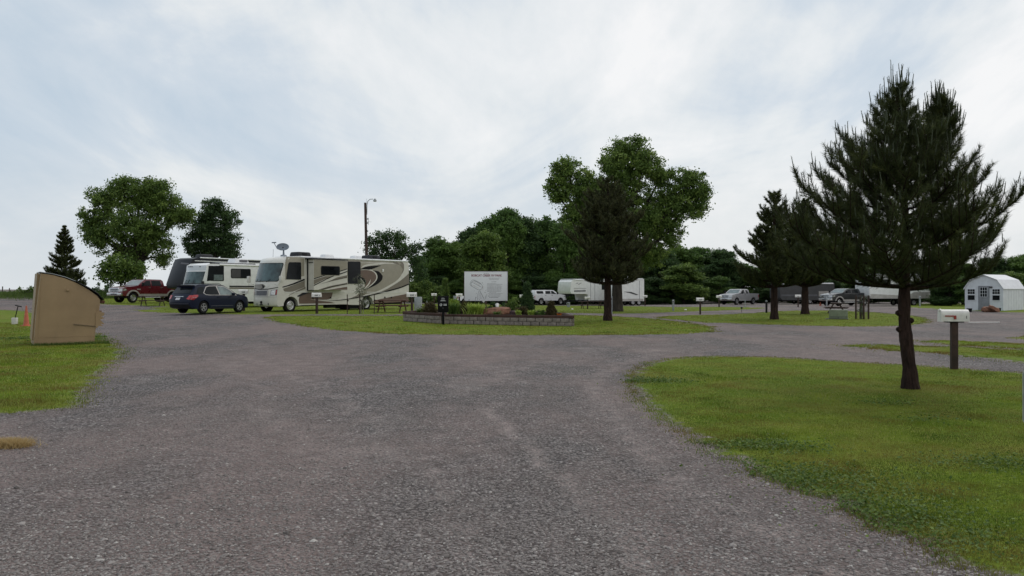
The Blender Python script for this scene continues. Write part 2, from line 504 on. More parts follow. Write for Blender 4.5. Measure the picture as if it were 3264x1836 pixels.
def pnpoly(xs, ys, poly):
    inside = np.zeros(len(xs), bool)
    P = np.asarray(poly); j = len(P) - 1
    for i in range(len(P)):
        xi, yi = P[i]; xj, yj = P[j]
        if yi != yj:
            c = ((yi > ys) != (yj > ys)) & (xs < (xj - xi) * (ys - yi) / (yj - yi) + xi)
            inside ^= c
        j = i
    return inside


def cdt(outline, pts):
    """triangulate inside of outline with extra inner points -> verts2d, tris"""
    n = len(outline)
    vs = [Vector(p) for p in outline] + [Vector(p) for p in pts]
    ed = [(i, (i + 1) % n) for i in range(n)]
    r = geometry.delaunay_2d_cdt(vs, ed, [list(range(n))], 1, 1e-6)
    return [tuple(v) for v in r[0]], [list(f) for f in r[2]]


def inner_grid(outline, step, jitter=0.0):
    P = np.array([tuple(p) for p in outline])
    sx, sy = (step if isinstance(step, tuple) else (step, step))
    gx = np.arange(P[:, 0].min() + sx * .5, P[:, 0].max(), sx); gy = np.arange(P[:, 1].min() + sy * .5, P[:, 1].max(), sy)
    if len(gx) == 0 or len(gy) == 0: return []
    X, Y = np.meshgrid(gx, gy); X = X.ravel(); Y = Y.ravel()
    k = pnpoly(X, Y, P)
    return list(zip(X[k], Y[k]))


def copy_tree(o, parent=None):
    c = o.copy(); COL.objects.link(c); c.parent = parent
    for ch in o.children: copy_tree(ch, c)
    return c
# ------------------------------------------------------------------ ground
def ground_base():
    xs = np.concatenate([-np.geomspace(4000, 66, 22), np.arange(-63, 64, 1.5), np.geomspace(66, 4000, 22)])
    ys = np.concatenate([np.arange(-14, 135, 1.5), np.geomspace(137, 6000, 34)])
    X, Y = np.meshgrid(xs, ys); Z = T(X, Y) - 0.03
    V = np.stack([X.ravel(), Y.ravel(), Z.ravel()], 1)
    nx, ny = len(xs), len(ys)
    i = np.arange(nx - 1)[None, :] + np.arange(ny - 1)[:, None] * nx
    Fq = np.stack([i, i + 1, i + 1 + nx, i + nx], -1).reshape(-1, 4)
    o = link('ground', np_mesh('ground', V, Fq, M['meadow'], smooth=True))
    tag(o, kind='structure')


def dens(poly, spacing, amp, seed):
    """densify a closed world outline, and roughen it like an unkempt turf edge"""
    r = np.random.default_rng(seed); out = []
    n = len(poly)
    for i in range(n):
        a = np.array(poly[i]); b = np.array(poly[(i + 1) % n]); L = np.linalg.norm(b - a)
        sp = spacing(a); k = max(1, int(L / sp))
        d = (b - a) / max(L, 1e-6); nrm = np.array([-d[1], d[0]])
        for j in range(k):
            p = a + (b - a) * j / k
            out.append(tuple(p + nrm * r.normal(0, amp(p)) + d * r.uniform(-.3, .3) * sp))
    return out


def smooth_closed(P, it=2):
    for _ in range(it):
        Q = []
        for i in range(len(P)):
            a = np.array(P[i]); b = np.array(P[(i + 1) % len(P)])
            Q += [tuple(a * .75 + b * .25), tuple(a * .25 + b * .75)]
        P = Q
    return P


def sheet(name, world_poly, mat, dz, amp=0.05, sp=0.25, step=1.2, seed=1, smooth=2, kind='structure', attr=None, fine=None):
    P = smooth_closed(world_poly, smooth) if smooth else world_poly
    dist = lambda p: max(1.0, math.hypot(p[0], p[1]) / 12)
    P = dens(P, lambda p: sp * dist(p) ** .8, lambda p: amp * dist(p) ** .5, seed)
    ig = inner_grid(P, step)
    if fine: # finer inner points near the camera
        fs, fd = fine; ig = [q for q in ig if math.hypot(*q) > fd] + [q for q in inner_grid(P, fs) if math.hypot(*q) <= fd]
    V2, Tr = cdt(P, ig)
    A = np.array(V2); Z = T(A[:, 0], A[:, 1]) + dz
    if attr and attr[0] == 'edge': Z = Z - (dz + .006) * (1 - np.clip(edge_dist(A, P, .12), 0, 1))
    V = np.column_stack([A, Z])
    mb = bpy.data.meshes.new(name); mb.from_pydata([tuple(v) for v in V], [], Tr); mb.materials.append(M[mat])
    mb.polygons.foreach_set('use_smooth', [True] * len(mb.polygons)); mb.update()
    if attr:
        a_ = mb.attributes.new(attr[0], 'FLOAT', 'POINT'); a_.data.foreach_set('value', np.asarray(attr[1](A, P), np.float32))
    # face up
    b = bmesh.new(); b.from_mesh(mb)
    for f in b.faces:
        if f.normal.z < 0: f.normal_flip()
    b.to_mesh(mb); b.free()
    o = link(name, mb); tag(o, kind=kind)
    return P


def pix(poly):
    out = []
    for p in poly:
        out.append(ground_pt(*p) if len(p) == 2 else (p[0], p[1]))   # 3-tuples are world points
    return out


def edge_dist(A, P, full):
    P = np.array(P); out = np.empty(len(A))
    for i in range(0, len(A), 4000):
        a = A[i:i + 4000]; out[i:i + 4000] = np.sqrt(((a[:, None] - P[None]) ** 2).sum(-1).min(1))
    return np.clip(out / full, 0, 1)


TRACKS = [([(2720, 1836), (2500, 1720), (2280, 1600), (2100, 1480), (1980, 1370), (1915, 1290), (1890, 1220), (1950, 1165), (2150, 1118), (2500, 1105)], .34, .8),
          ([(2080, 1836), (1980, 1740), (1910, 1650), (1830, 1560), (1740, 1480), (1640, 1390), (1540, 1300)], .15, 1.0), ([(1560, 1836), (1500, 1740), (1470, 1660), (1420, 1560), (1340, 1450)], .16, .85),
          ([(1250, 1400), (1100, 1280), (900, 1180), (700, 1110), (560, 1060)], .35, .72), ([(1750, 1240), (1500, 1150), (1200, 1100), (900, 1060)], .4, .72), ([(1000, 1500), (950, 1350), (820, 1220), (640, 1130), (480, 1070), (420, 1040)], .25, .7), ([(1500, 1250), (1700, 1160), (2000, 1100), (2400, 1075)], .4, .7), ([(300, 1836), (480, 1650), (560, 1500), (520, 1350)], .2, .6)]


def worn(A, P):
    out = np.zeros(len(A))
    for pts, w, s in TRACKS:
        W = [np.array(ground_pt(*p)) for p in pts]
        for a, b in zip(W, W[1:]):
            d = b - a; t = np.clip(((A - a) @ d) / (d @ d), 0, 1); q = a + t[:, None] * d
            out = np.maximum(out, s * np.exp(-(((A - q) ** 2).sum(1)) / (2 * w * w)))
    return out


ground_base()
sheet('gravel_road', pix([(-16, 40, 0), (-10, -12, 0), (14, -12, 0), (40, 8, 0), (60, 30, 0), (58, 66, 0), (3250, 984), (3060, 983), (2900, 981), (2700, 974), (2400, 972),
      (2150, 974), (1900, 978), (1700, 984), (1500, 985), (1340, 978), (1100, 980), (800, 975), (560, 973), (430, 974), (330, 968), (220, 958), (110, 955), (0, 955), (-300, 955), (-60, 70, 0)]), 'gravel', 0.0, amp=0.12, sp=0.6, step=1.5, seed=3, attr=('worn', worn), fine=(.28, 22))

LAWN_A = [(2008, 1242), (2008, 1208), (2022, 1180), (2062, 1158), (2150, 1142), (2300, 1135), (2500, 1140), (2700, 1155), (2900, 1164), (3040, 1174), (3264, 1190),
          (3700, 1220), (14.5, 4, 0), (6, 2, 0), (3.75, 4.0, 0), (3041, 1838), (2952, 1774), (2788, 1685), (2610, 1597), (2407, 1520), (2255, 1432), (2129, 1356), (2040, 1292)]
LAWN_B = [(815, 1009), (880, 1024), (1000, 1046), (1150, 1060), (1300, 1067), (1600, 1069), (1900, 1069), (2200, 1066), (2280, 1056), (2270, 1042), (2190, 1028), (2060, 1015), (1950, 1008), (1850, 1005),
          (1700, 1004), (1500, 1006), (1290, 1007), (1000, 1007)]
LAWN_C = [(540, 996), (650, 1002), (900, 1003), (1200, 1003), (1330, 1002), (1500, 999), (1700, 997), (1850, 998), (2000, 1000), (2120, 996), (2300, 990), (2445, 984), (2440, 980),
          (2300, 978), (2150, 979), (2000, 976), (1850, 975), (1640, 972), (1340, 968), (1000, 966), (600, 966), (540, 975), (480, 984)]
LAWN_D = [(2080, 1010), (2140, 1020), (2250, 1028), (2400, 1034), (2560, 1038), (2750, 1042), (2880, 1040), (2950, 1030), (2968, 1020), (2930, 1009), (2850, 1000), (2720, 992), (2600, 990), (2500, 991),
          (2420, 998), (2300, 1003), (2160, 1006)]
LAWN_E = [(-260, 989), (-60, 989), (80, 988), (110, 995), (160, 1010), (240, 1030), (320, 1068), (375, 1090), (408, 1118), (395, 1150), (345, 1180), (335, 1210), (290, 1235), (285, 1290), (200, 1312), (60, 1315), (-80, 1325), (-700, 1330), (-25, 20, 0)]
LAWN_F = [(330, 970), (440, 976), (545, 978), (640, 978), (620, 966), (560, 952), (330, 948), (200, 952)]
LAWN_F2 = [(400, 988), (480, 994), (560, 1000), (700, 1001), (600, 992), (520, 988)]
LAWN_G1 = [(2690, 1101), (2740, 1112), (2900, 1122), (3100, 1140), (3264, 1158), (3500, 1180), (3500, 1120), (3264, 1119), (3080, 1108), (2900, 1104), (2800, 1101)]
LAWN_G2 = [(2940, 1088), (2990, 1099), (3120, 1108), (3264, 1112), (3500, 1120), (3500, 1098), (3264, 1096), (3100, 1090), (3000, 1086)]
LAWN_G3 = [(3195, 1077), (3264, 1088), (3500, 1100), (3500, 1070), (3264, 1072)]
LAWN_H = [(2860, 979), (2960, 986), (3080, 988), (3100, 992), (3180, 995), (3270, 997), (3500, 1000), (3500, 965), (3200, 966), (2900, 968)]
W_ = {}
for nm, poly, seed, amp in (('lawn', LAWN_A, 11, .05), ('lawn', LAWN_B, 12, .07), ('lawn', LAWN_C, 13, .1), ('lawn', LAWN_D, 14, .07), ('lawn', LAWN_E, 15, .07), ('lawn', LAWN_F, 16, .1),
                            ('lawn', LAWN_F2, 17, .1), ('lawn', LAWN_G1, 18, .12), ('lawn', LAWN_G2, 19, .12), ('lawn', LAWN_G3, 20, .1), ('lawn', LAWN_H, 21, .1)):
    W_[seed] = sheet(nm, pix(poly), 'turf', 0.008 if seed in (11, 15) else 0.012 + 0.0015 * (seed - 11), amp=amp * 1.2, sp=0.07 if seed in (11, 15) else .2, step=0.7, seed=seed, attr=('edge', lambda A, P, s_=seed: edge_dist(A, P, .55 if s_ in (11, 15) else .8)), fine=(.22, 24))


def value_noise(x, y, s, seed=0):
    r = np.random.default_rng(seed); g = r.random((64, 64))
    u = (x * s) % 64; v = (y * s) % 64
    i = np.floor(u).astype(int); j = np.floor(v).astype(int); fu = u - i; fv = v - j
    fu = fu * fu * (3 - 2 * fu); fv = fv * fv * (3 - 2 * fv)
    i1 = (i + 1) % 64; j1 = (j + 1) % 64
    return (g[i, j] * (1 - fu) + g[i1, j] * fu) * (1 - fv) + (g[i, j1] * (1 - fu) + g[i1, j1] * fu) * fv


def scatter(poly, n, dmin, dmax, power):
    """points inside poly, in the camera's broad sector, denser nearby"""
    out = []
    r = np.random.default_rng(len(poly) + n)
    got = 0
    for _ in range(60):
        D = dmin * (dmax / dmin) ** (r.random(n * 2) ** power)
        X = r.uniform(-0.72, 0.72, n * 2) * D
        k = pnpoly(X, D, poly)
        out.append(np.stack([X[k], D[k]], 1)); got += k.sum()
        if got >= n: break
    P = np.concatenate(out)[:n]
    return P


def blades(P, h, w, seed=0, lean=0.6, dz=0.0, patch=True):
    n = len(P); r = np.random.default_rng(seed)
    z = T(P[:, 0], P[:, 1]) + dz
    hn = value_noise(P[:, 0], P[:, 1], 1.3, 3) * .6 + value_noise(P[:, 0], P[:, 1], 4.0, 4) * .4
    H = h * (0.45 + 0.5 * r.random(n) + 0.9 * np.clip(hn - .55, 0, 1) * 2)
    a = r.uniform(0, 2 * np.pi, n); la = r.uniform(0, 2 * np.pi, n); l = r.random(n) * lean * H
    dx = np.cos(a) * w * .5; dy = np.sin(a) * w * .5
    b1 = np.stack([P[:, 0] - dx, P[:, 1] - dy, z], 1); b2 = np.stack([P[:, 0] + dx, P[:, 1] + dy, z], 1)
    mx = P[:, 0] + np.cos(la) * l; my = P[:, 1] + np.sin(la) * l
    t = np.stack([mx, my, z + H], 1)
    V = np.stack([b1, b2, t], 1).reshape(-1, 3)
    Fc = np.arange(3 * n).reshape(-1, 3)
    tn = value_noise(P[:, 0], P[:, 1], .8, 9) * .5 + value_noise(P[:, 0], P[:, 1], 2.7, 8) * .5
    tint = np.clip(0.0 + 0.5 * r.random(n) + 1.0 * (tn - .3), 0, 0.95)
    tint = np.where(r.random(n) < 0.03, 1.0, tint)
    return V, Fc, np.repeat(tint, 3)


def grass_object(name, specs, mat='grass_blade'):
    Vs = []; Fs = []; Ts = []; o = 0
    for P, h, w, sd, *rest in specs:
        V, Fc, t = blades(P, h, w, sd, *(rest or []))
        Vs.append(V); Fs.append(Fc + o); Ts.append(t); o += len(V)
    ob = link(name, np_mesh(name, np.concatenate(Vs), np.concatenate(Fs), M[mat], np.concatenate(Ts)))
    tag(ob, kind='stuff')
    return ob


PA = scatter(W_[11], 260000, 4.2, 21, 0.85)


def thin(P, poly, full, lo=.12):
    e = edge_dist(P, poly, full); nz_ = value_noise(P[:, 0], P[:, 1], 5, 71) * .5
    return P[np.random.default_rng(1).random(len(P)) < lo + (1 - lo) * np.clip(e * 1.3 + nz_ - .2, 0, 1)]


PA = thin(PA, W_[11], .5)
wA = 0.0035 + PA[:, 1] * 0.00035
specs = [(PA, 0.032, wA, 1)]
PE = thin(scatter(W_[15], 75000, 10, 40, 0.9), W_[15], .7)
specs.append((PE, 0.05, 0.004 + PE[:, 1] * 0.0005, 2))
for sd, n in ((12, 60000), (14, 30000), (18, 14000), (19, 8000), (20, 3000), (13, 40000), (16, 9000), (17, 3000), (21, 5000)):
    P = scatter(W_[sd], n, 20, 110, 0.9)
    if len(P): specs.append((P, 0.05, 0.006 + P[:, 1] * 0.0006, sd))
# ragged fringe of tufts creeping out on the gravel
for sd, n, s in ((11, 9000, .07), (15, 5000, .10), (12, 5000, .12), (14, 3000, .12), (18, 2500, .3), (19, 2500, .3)):
    E = np.array(W_[sd]); r = np.random.default_rng(sd)
    P = E[r.integers(0, len(E), n)] + r.normal(0, s, (n, 2))
    k = (P[:, 1] > 4) & (np.abs(P[:, 0]) < P[:, 1] * .75)
    P = P[k]
    specs.append((P, 0.032, 0.004 + P[:, 1] * 0.0005, sd + 50))
grass_object('grass', specs)
# taller clumps of darker weeds in the near lawn
r = np.random.default_rng(5); cl = []
for px, py, rad, n in ((2050, 1215, .35, 700), (2080, 1220, .25, 400), (2380, 1425, .18, 500), (2440, 1520, .35, 1500), (2560, 1550, .4, 1600), (2640, 1600, .35, 1300), (2760, 1640, .3, 1100), (2830, 1672, .25, 800), (2990, 1735, .3, 900),
                       (3180, 1480, .3, 900), (2500, 1432, .25, 500), (2820, 1290, .2, 200), (2960, 1340, .22, 220), (240, 1085, .5, 700), (310, 1075, .4, 600), (90, 1080, .5, 700)):
    x, y = ground_pt(px, py)
    q = r.normal(0, rad, (n, 2)) * (1.3, .8) + (x, y); cl.append(q)
P = np.concatenate(cl)
_k = pnpoly(P[:, 0], P[:, 1], W_[11]) | pnpoly(P[:, 0], P[:, 1], W_[15]); P = P[_k | (np.random.default_rng(2).random(len(P)) < .04)]
_r = np.random.default_rng(8); Cq = np.column_stack([P, T(P[:, 0], P[:, 1]) + _r.uniform(.01, .055, len(P))])
_d = _r.normal(0, 1, (len(P), 3)); _d[:, 2] = abs(_d[:, 2]) + 1.2; _d /= np.linalg.norm(_d, axis=1)[:, None]
_t = np.cross(_d, _r.normal(0, 1, (len(P), 3))); _t /= np.linalg.norm(_t, axis=1)[:, None]; _b = np.cross(_d, _t); _s = ((.008 + P[:, 1] * .0006) * _r.uniform(.6, 1.3, len(P)))[:, None]
V = np.stack([Cq - _t * _s, Cq - _b * _s, Cq + _t * _s, Cq + _b * _s], 1).reshape(-1, 3)
ob = link('clover', np_mesh('clover', V, np.arange(len(V)).reshape(-1, 4), M['clover'], np.repeat(_r.random(len(P)), 4))); tag(ob, kind='stuff')
# dry tuft at the left edge
x, y = ground_pt(22, 1425)
P = np.random.default_rng(4).normal(0, .10, (2200, 2)) * (1.2, .6) + (x, y)
x2, y2 = ground_pt(-20, 1368)
P2 = np.random.default_rng(6).normal(0, .1, (500, 2)) + (x2, y2)
V, Fc, t = blades(P, 0.085, 0.006, 12, 1.6)
ob = link('dry_grass_tuft', np_mesh('dry_grass_tuft', V, Fc, M['dry_grass'], t)); tag(ob, 'tuft of straw-yellow dry grass on the gravel at the left edge', 'grass tuft')

# loose stones lying on the gravel nearby
def stones(n):
    r = np.random.default_rng(21)
    D = 4.3 * (14 / 4.3) ** (r.random(n) ** 1.25); X = r.uniform(-.7, .7, n) * D
    k = ~pnpoly(X, D, W_[11]) & ~pnpoly(X, D, W_[15])
    dn = value_noise(X, D, .7, 30)
    k &= r.random(n) < 0.25 + dn
    X = X[k]; D = D[k]; n = len(X)
    base = np.array([(1, 0, 0), (0, 1, 0), (-1, 0, 0), (0, -1, 0), (0, 0, .55), (.6, .6, .3), (-.6, .55, .28), (-.5, -.6, .3), (.55, -.6, .26)])
    Fb = np.array([(0, 5, 4), (5, 1, 4), (1, 6, 4), (6, 2, 4), (2, 7, 4), (7, 3, 4), (3, 8, 4), (8, 0, 4), (0, 1, 5), (1, 2, 6), (2, 3, 7), (3, 0, 8)])
    s = 0.0068 * np.exp(r.normal(0, .36, n)) + 0.001
    s = np.where(r.random(n) < .004, s * 2.0, s)
    V = base[None] * (1 + r.normal(0, .22, (n, 9, 3)))
    V = V * s[:, None, None] * np.stack([r.uniform(.8, 1.5, n), r.uniform(.7, 1.1, n), r.uniform(.7, 1.2, n)], 1)[:, None, :]
    a = r.uniform(0, 6.28, n); ca, sa = np.cos(a)[:, None], np.sin(a)[:, None]
    x = V[..., 0] * ca - V[..., 1] * sa; y = V[..., 0] * sa + V[..., 1] * ca
    z = T(X, D) + .001
    V = np.stack([x + X[:, None], y + D[:, None], V[..., 2] + z[:, None]], -1).reshape(-1, 3)
    Fc = (Fb[None] + 9 * np.arange(n)[:, None, None]).reshape(-1, 3)
    ob = link('loose_stones', np_mesh('loose_stones', V, Fc, M['stone'], np.repeat(np.clip(r.normal(.5, .24, n), 0, 1), 9)))
    tag(ob, kind='stuff')


stones(115000)
# ------------------------------------------------------------------ vegetation
def quads(C, size, r, up=0.35, asp=0.6):
    """leaf quads of given size at centres C"""
    n = len(C)
    nr = r.normal(0, 1, (n, 3)); nr[:, 2] += up; nr /= np.linalg.norm(nr, axis=1)[:, None]
    t = r.normal(0, 1, (n, 3)); t -= nr * (t * nr).sum(1)[:, None]; t /= np.linalg.norm(t, axis=1)[:, None]
    b = np.cross(nr, t)
    s = (size * r.uniform(.6, 1.35, n))[:, None]
    V = np.stack([C - t * s, C - b * s * asp, C + t * s, C + b * s * asp], 1).reshape(-1, 3)
    return V, np.arange(4 * n).reshape(-1, 4)


def crown_clumps(lobes, r, per_vol, shell=2.2):
    out = []
    for (c, rad) in lobes:
        c = np.array(c); rad = np.array(rad)
        n = max(6, int(per_vol * (rad[0] * rad[1] * rad[2]) ** (2 / 3)))
        d = r.normal(0, 1, (n, 3)); d /= np.linalg.norm(d, axis=1)[:, None]
        u = r.random(n) ** (1 / shell)
        out.append(c + d * rad * u[:, None] * r.uniform(.88, 1.1, (n, 1)))
    return np.concatenate(out)


def leaves_mesh(name, clumps, rc, nper, size, mat, seed, droop=0.0, flat=.7):
    r = np.random.default_rng(seed)
    n = len(clumps)
    rr = rc * r.uniform(.55, 1.35, n)
    off = r.normal(0, .5, (n, nper, 3)) * rr[:, None, None]
    off[..., 2] *= flat
    C = (clumps[:, None, :] + off).reshape(-1, 3)
    V, Fq = quads(C, size, r)
    tint = np.clip(np.repeat(r.normal(.5, .16, n), nper) + r.normal(0, .16, n * nper), 0, 1)
    return np_mesh(name, V, Fq, M[mat], np.repeat(tint, 4))


def limbs_mesh(name, base, fork_h, r0, lobes, clumps, mat, seed, twigs=60, stems=1, lean=0.0):
    """trunk, one limb per lobe, and twigs reaching the leaf clumps: local coordinates, base at the origin"""
    r = random.Random(seed); mb = MB()
    fork = Vector((lean, 0, fork_h))
    pts = [Vector((0, 0, -0.15)), Vector((0, 0, 0.12)), Vector((lean * .25, 0, fork_h * .35)), Vector((lean * .6, 0, fork_h * .7)), fork]
    mb.tube(pts, [r0 * 1.5, r0 * 1.15, r0, r0 * .9, r0 * .82], mat, 12)
    limb_pts = []
    for c, rad in lobes:
        c = Vector(c); a = fork + Vector((0, 0, r.uniform(-.25, .1) * fork_h * .5))
        m1 = a.lerp(c, .45) + Vector((r.uniform(-.3, .3), r.uniform(-.3, .3), .25))
        tip = c + Vector((0, 0, rad[2] * .55))
        P = [a, a.lerp(m1, .5) + Vector((r.uniform(-.15, .15), 0, 0)), m1, c, tip]
        rr = r0 * .62 * min(1, (rad[0] / 2.2)) ** .5
        mb.tube(P, [rr, rr * .8, rr * .62, rr * .38, rr * .1], mat, 7)
        limb_pts += [P[2], P[3], P[3].lerp(P[4], .5), P[2].lerp(P[3], .5)]
    idx = list(range(len(clumps))); r.shuffle(idx)
    for i in idx[:twigs]:
        e = Vector(clumps[i]); s = min(limb_pts, key=lambda q: (q - e).length)
        m_ = s.lerp(e, .5) + Vector((r.uniform(-.12, .12), r.uniform(-.12, .12), .12))
        w = max(.012, r0 * .13)
        mb.tube([s, m_, e], [w, w * .6, w * .25], mat, 5, cap=False)
    me_o = mb.build(name, None, 60)
    return me_o


def broadleaf(name, label, px, D, lobes_px, group=None, mat='leaf_mid', bark_='bark_dark', r0=.3, fork=.3, size=.13, rc=.7, nper=60, per=14, seed=1, depth=.85, twigs=70, base_py=None):
    """lobes_px: (cx, cy, rx, ry) as seen in the photo; turned into real ellipsoids at distance D"""
    b = at(px, D); k = D / F
    r = np.random.default_rng(seed); lobes = []
    for l in lobes_px:
        cx, cy, rx, ry = l[:4]; dy = l[4] if len(l) > 4 else float(r.uniform(-.35, .35)) * rx * k
        x = (cx - CX) * k - b.x; z = CH - (cy - YH) * k - b.z
        lobes.append(((x, dy, z), (rx * k, max(rx, ry) * k * depth, ry * k)))
    root = thing(name, label, 'tree', b, 0, group)
    clumps = crown_clumps(lobes, r, per)
    H = max(l[0][2] for l in lobes)
    o = limbs_mesh('trunk', b, H * fork, r0, lobes, clumps, bark_, seed, twigs); o.parent = root
    link('crown', leaves_mesh('crown', clumps, rc, nper, size, mat, seed + 1), root)
    return root


# --- left group
broadleaf('broadleaf_tree', 'tall spreading leafy tree behind the red pickup truck', 445, 95, [
    (435, 620, 80, 52), (345, 640, 60, 45), (300, 690, 45, 40), (520, 650, 60, 48), (560, 690, 50, 40), (440, 720, 90, 60), (330, 760, 55, 48),
    (500, 770, 55, 50), (400, 810, 60, 45), (290, 730, 28, 30), (590, 672, 26, 22), (500, 600, 45, 30), (385, 595, 40, 30), (520, 820, 30, 26)],
    r0=.42, fork=.30, size=.12, rc=.62, nper=68, per=22, seed=31, twigs=150)
broadleaf('broadleaf_tree', 'medium leafy tree behind the black covered trailer roof', 685, 100, [
    (685, 670, 45, 38), (730, 700, 34, 34), (670, 730, 60, 40), (730, 760, 36, 30), (625, 765, 38, 26), (690, 790, 70, 28), (650, 700, 30, 30), (640, 800, 50, 25), (715, 805, 50, 22)],
    r0=.3, fork=.4, size=.12, rc=.6, nper=68, per=22, seed=32, mat='leaf_dark')
broadleaf('small_tree', 'small bright green tree below the tall spreading tree', 385, 88, [
    (385, 850, 50, 35), (345, 860, 30, 24), (420, 862, 40, 35), (330, 880, 18, 14), (380, 885, 45, 16)],
    r0=.12, fork=.5, size=.15, rc=.7, nper=50, per=17, seed=33, mat='leaf_mid')
# --- behind the big motorhome
broadleaf('broadleaf_tree', 'leafy tree with sky gaps behind the tan motorhome', 1255, 105, [
    (1190, 775, 28, 26), (1225, 760, 34, 26), (1265, 765, 34, 26), (1290, 800, 38, 30), (1325, 835, 28, 26), (1215, 810, 42, 26), (1340, 870, 18, 22), (1250, 830, 40, 30), (1330, 790, 20, 16), (1300, 880, 22, 18)],
    r0=.3, fork=.35, size=.125, rc=.7, nper=60, per=15, seed=34, mat='leaf_dark')
broadleaf('bush', 'round green bush beyond the tail of the red pickup', 575, 90, [(575, 900, 24, 26), (560, 915, 18, 16)], r0=.05, fork=.3, size=.13, rc=.5, nper=50, per=16, seed=36, mat='leaf_bright')['category'] = 'bush'
# --- the big cottonwood
broadleaf('cottonwood_tree', 'huge spreading green tree with three lobes behind the dark pine', 1967, 71, [
    (2000, 470, 48, 34), (1960, 520, 62, 50), (2050, 520, 60, 48), (1990, 590, 95, 60), (2110, 560, 45, 40), (2200, 580, 50, 52), (2215, 650, 36, 48), (2140, 650, 70, 60), (2130, 740, 50, 45), (2060, 690, 90, 70),
    (1800, 540, 46, 44), (1790, 600, 46, 50), (1865, 600, 58, 62), (1905, 640, 60, 60), (1830, 680, 45, 50), (1775, 620, 24, 24), (1900, 690, 80, 70), (1940, 790, 90, 60), (2060, 800, 70, 60), (2040, 450, 22, 16), (2240, 610, 20, 30)],
    r0=.47, fork=.22, size=.098, rc=.5, nper=78, per=34, seed=41, mat='leaf_mid', twigs=160)


# --- the woods: four shapes of tree, each tree a copy of its own
def wood_proto(seed, mat):
    r = np.random.default_rng(seed); lobes = []
    w, h = 3.3, 12.0
    lobes.append(((0, 0, h * .84), (w * .5, w * .5, h * .15)))
    for i in range(11):
        z = h * (0.10 + 0.66 * (i / 10)) ; rad = w * (0.55 + .45 * math.sin(math.pi * min(1, (z / h) * .9 + .1)))
        a = r.uniform(0, 6.28)
        lobes.append(((math.cos(a) * rad * .55, math.sin(a) * rad * .55, z), (w * r.uniform(.4, .6), w * r.uniform(.4, .6), h * r.uniform(.09, .13))))
    for i in range(3):
        a = r.uniform(0, 6.28)
        lobes.append(((math.cos(a) * w * .35, math.sin(a) * w * .35, h * r.uniform(.82, .93)), (w * .25, w * .25, h * .06)))
    clumps = crown_clumps(lobes, r, 25)
    tr = limbs_mesh('trunk', None, h * .3, .2, lobes, clumps, 'bark_dark', seed, 40)
    cr = leaves_mesh('crown', clumps, .62, 64, .145, mat, seed)
    return tr, cr


protos = [wood_proto(s, m) for s, m in ((51, 'leaf_wood'), (52, 'leaf_wood'), (53, 'leaf_dark'), (54, 'leaf_mid'))]
used = set()


def wood_tree(px, top, wpx, D, var, label, rz=None, name='woodland_tree', group='trees of the woods behind the trailers', hide_base=0):
    p = at(px, D); H = CH + (YH - top) * D / F - p.z; W = wpx * D / F
    root = thing(name, label, 'tree', p, random.uniform(0, 6.28) if rz is None else rz, group)
    root.scale = (W / 6.2, W / 6.2, H / 11.9)
    tr, cr = protos[var]
    if var in used:
        a, b = tr.copy(), link('crown', cr); COL.objects.link(a)
    else:
        used.add(var); a, b = tr, link('crown', cr)
    a.parent = root; b.parent = root
    return root


WL = 'dense dark green tree in the woods behind the trailers'
front = [(1392, 752, 120), (1445, 772, 110), (1505, 728, 130), (1565, 684, 140), (1614, 664, 130), (1665, 692, 130), (1732, 690, 140), (1795, 706, 130), (1860, 720, 130), (1940, 735, 140), (2020, 760, 140),
         (2105, 795, 130), (2170, 782, 130), (2235, 788, 120), (2300, 795, 120), (2370, 840, 120), (2450, 850, 130), (2540, 840, 130), (2640, 835, 130), (2750, 838, 140), (2860, 842, 140), (2970, 846, 130), (3070, 838, 130), (3165, 822, 130), (3250, 812, 120), (3340, 800, 130)]
for i, (px, top, w) in enumerate(front):
    D = 118 + (i * 37 % 7) - 3 if px < 2700 else 104 + (i * 37 % 5)
    if px > 2950: D = 92 + (i * 5 % 6)
    wood_tree(px, top, w * 1.08, D, i % 3, WL)
for i in range(23):
    px = 1380 + i * 86; base = np.interp(px, [1380, 1500, 1610, 1750, 2000, 2150, 2300, 2500, 3300], [800, 760, 712, 728, 780, 815, 830, 870, 850])
    wood_tree(px, base, 150, 131 if px < 2800 else 120, (i + 1) % 3, WL)
# two crowns that stand out
wood_tree(1545, 738, 150, 110, 3, 'brighter yellow-green tree at the front of the woods above the white sign')
wood_tree(2180, 842, 150, 108, 3, 'light green rounded tree right of the huge tree, at the woods edge')
wood_tree(3215, 868, 120, 84, 3, 'light green tree behind the white shed')
# understory at the foot of the woods
und = [(1345, 905, 90, 112), (1400, 880, 90, 112), (1460, 890, 90, 110), (1700, 880, 110, 113), (1800, 870, 110, 113), (2080, 885, 110, 110), (2150, 895, 90, 109), (2215, 890, 100, 109), (2290, 880, 100, 110),
       (2440, 900, 100, 110), (2540, 895, 110, 110), (2650, 890, 120, 106), (2740, 890, 120, 106), (3030, 880, 110, 88), (3110, 870, 110, 86), (1950, 880, 120, 113), (1600, 880, 120, 113), (1880, 880, 120, 113)]
for i, (px, top, w, D) in enumerate(und):
    o = wood_tree(px, top, w, D, (i % 2) * 2, 'low dark bush at the foot of the woods', name='woodland_bush', group='bushes at the foot of the woods')
    o['category'] = 'bush'


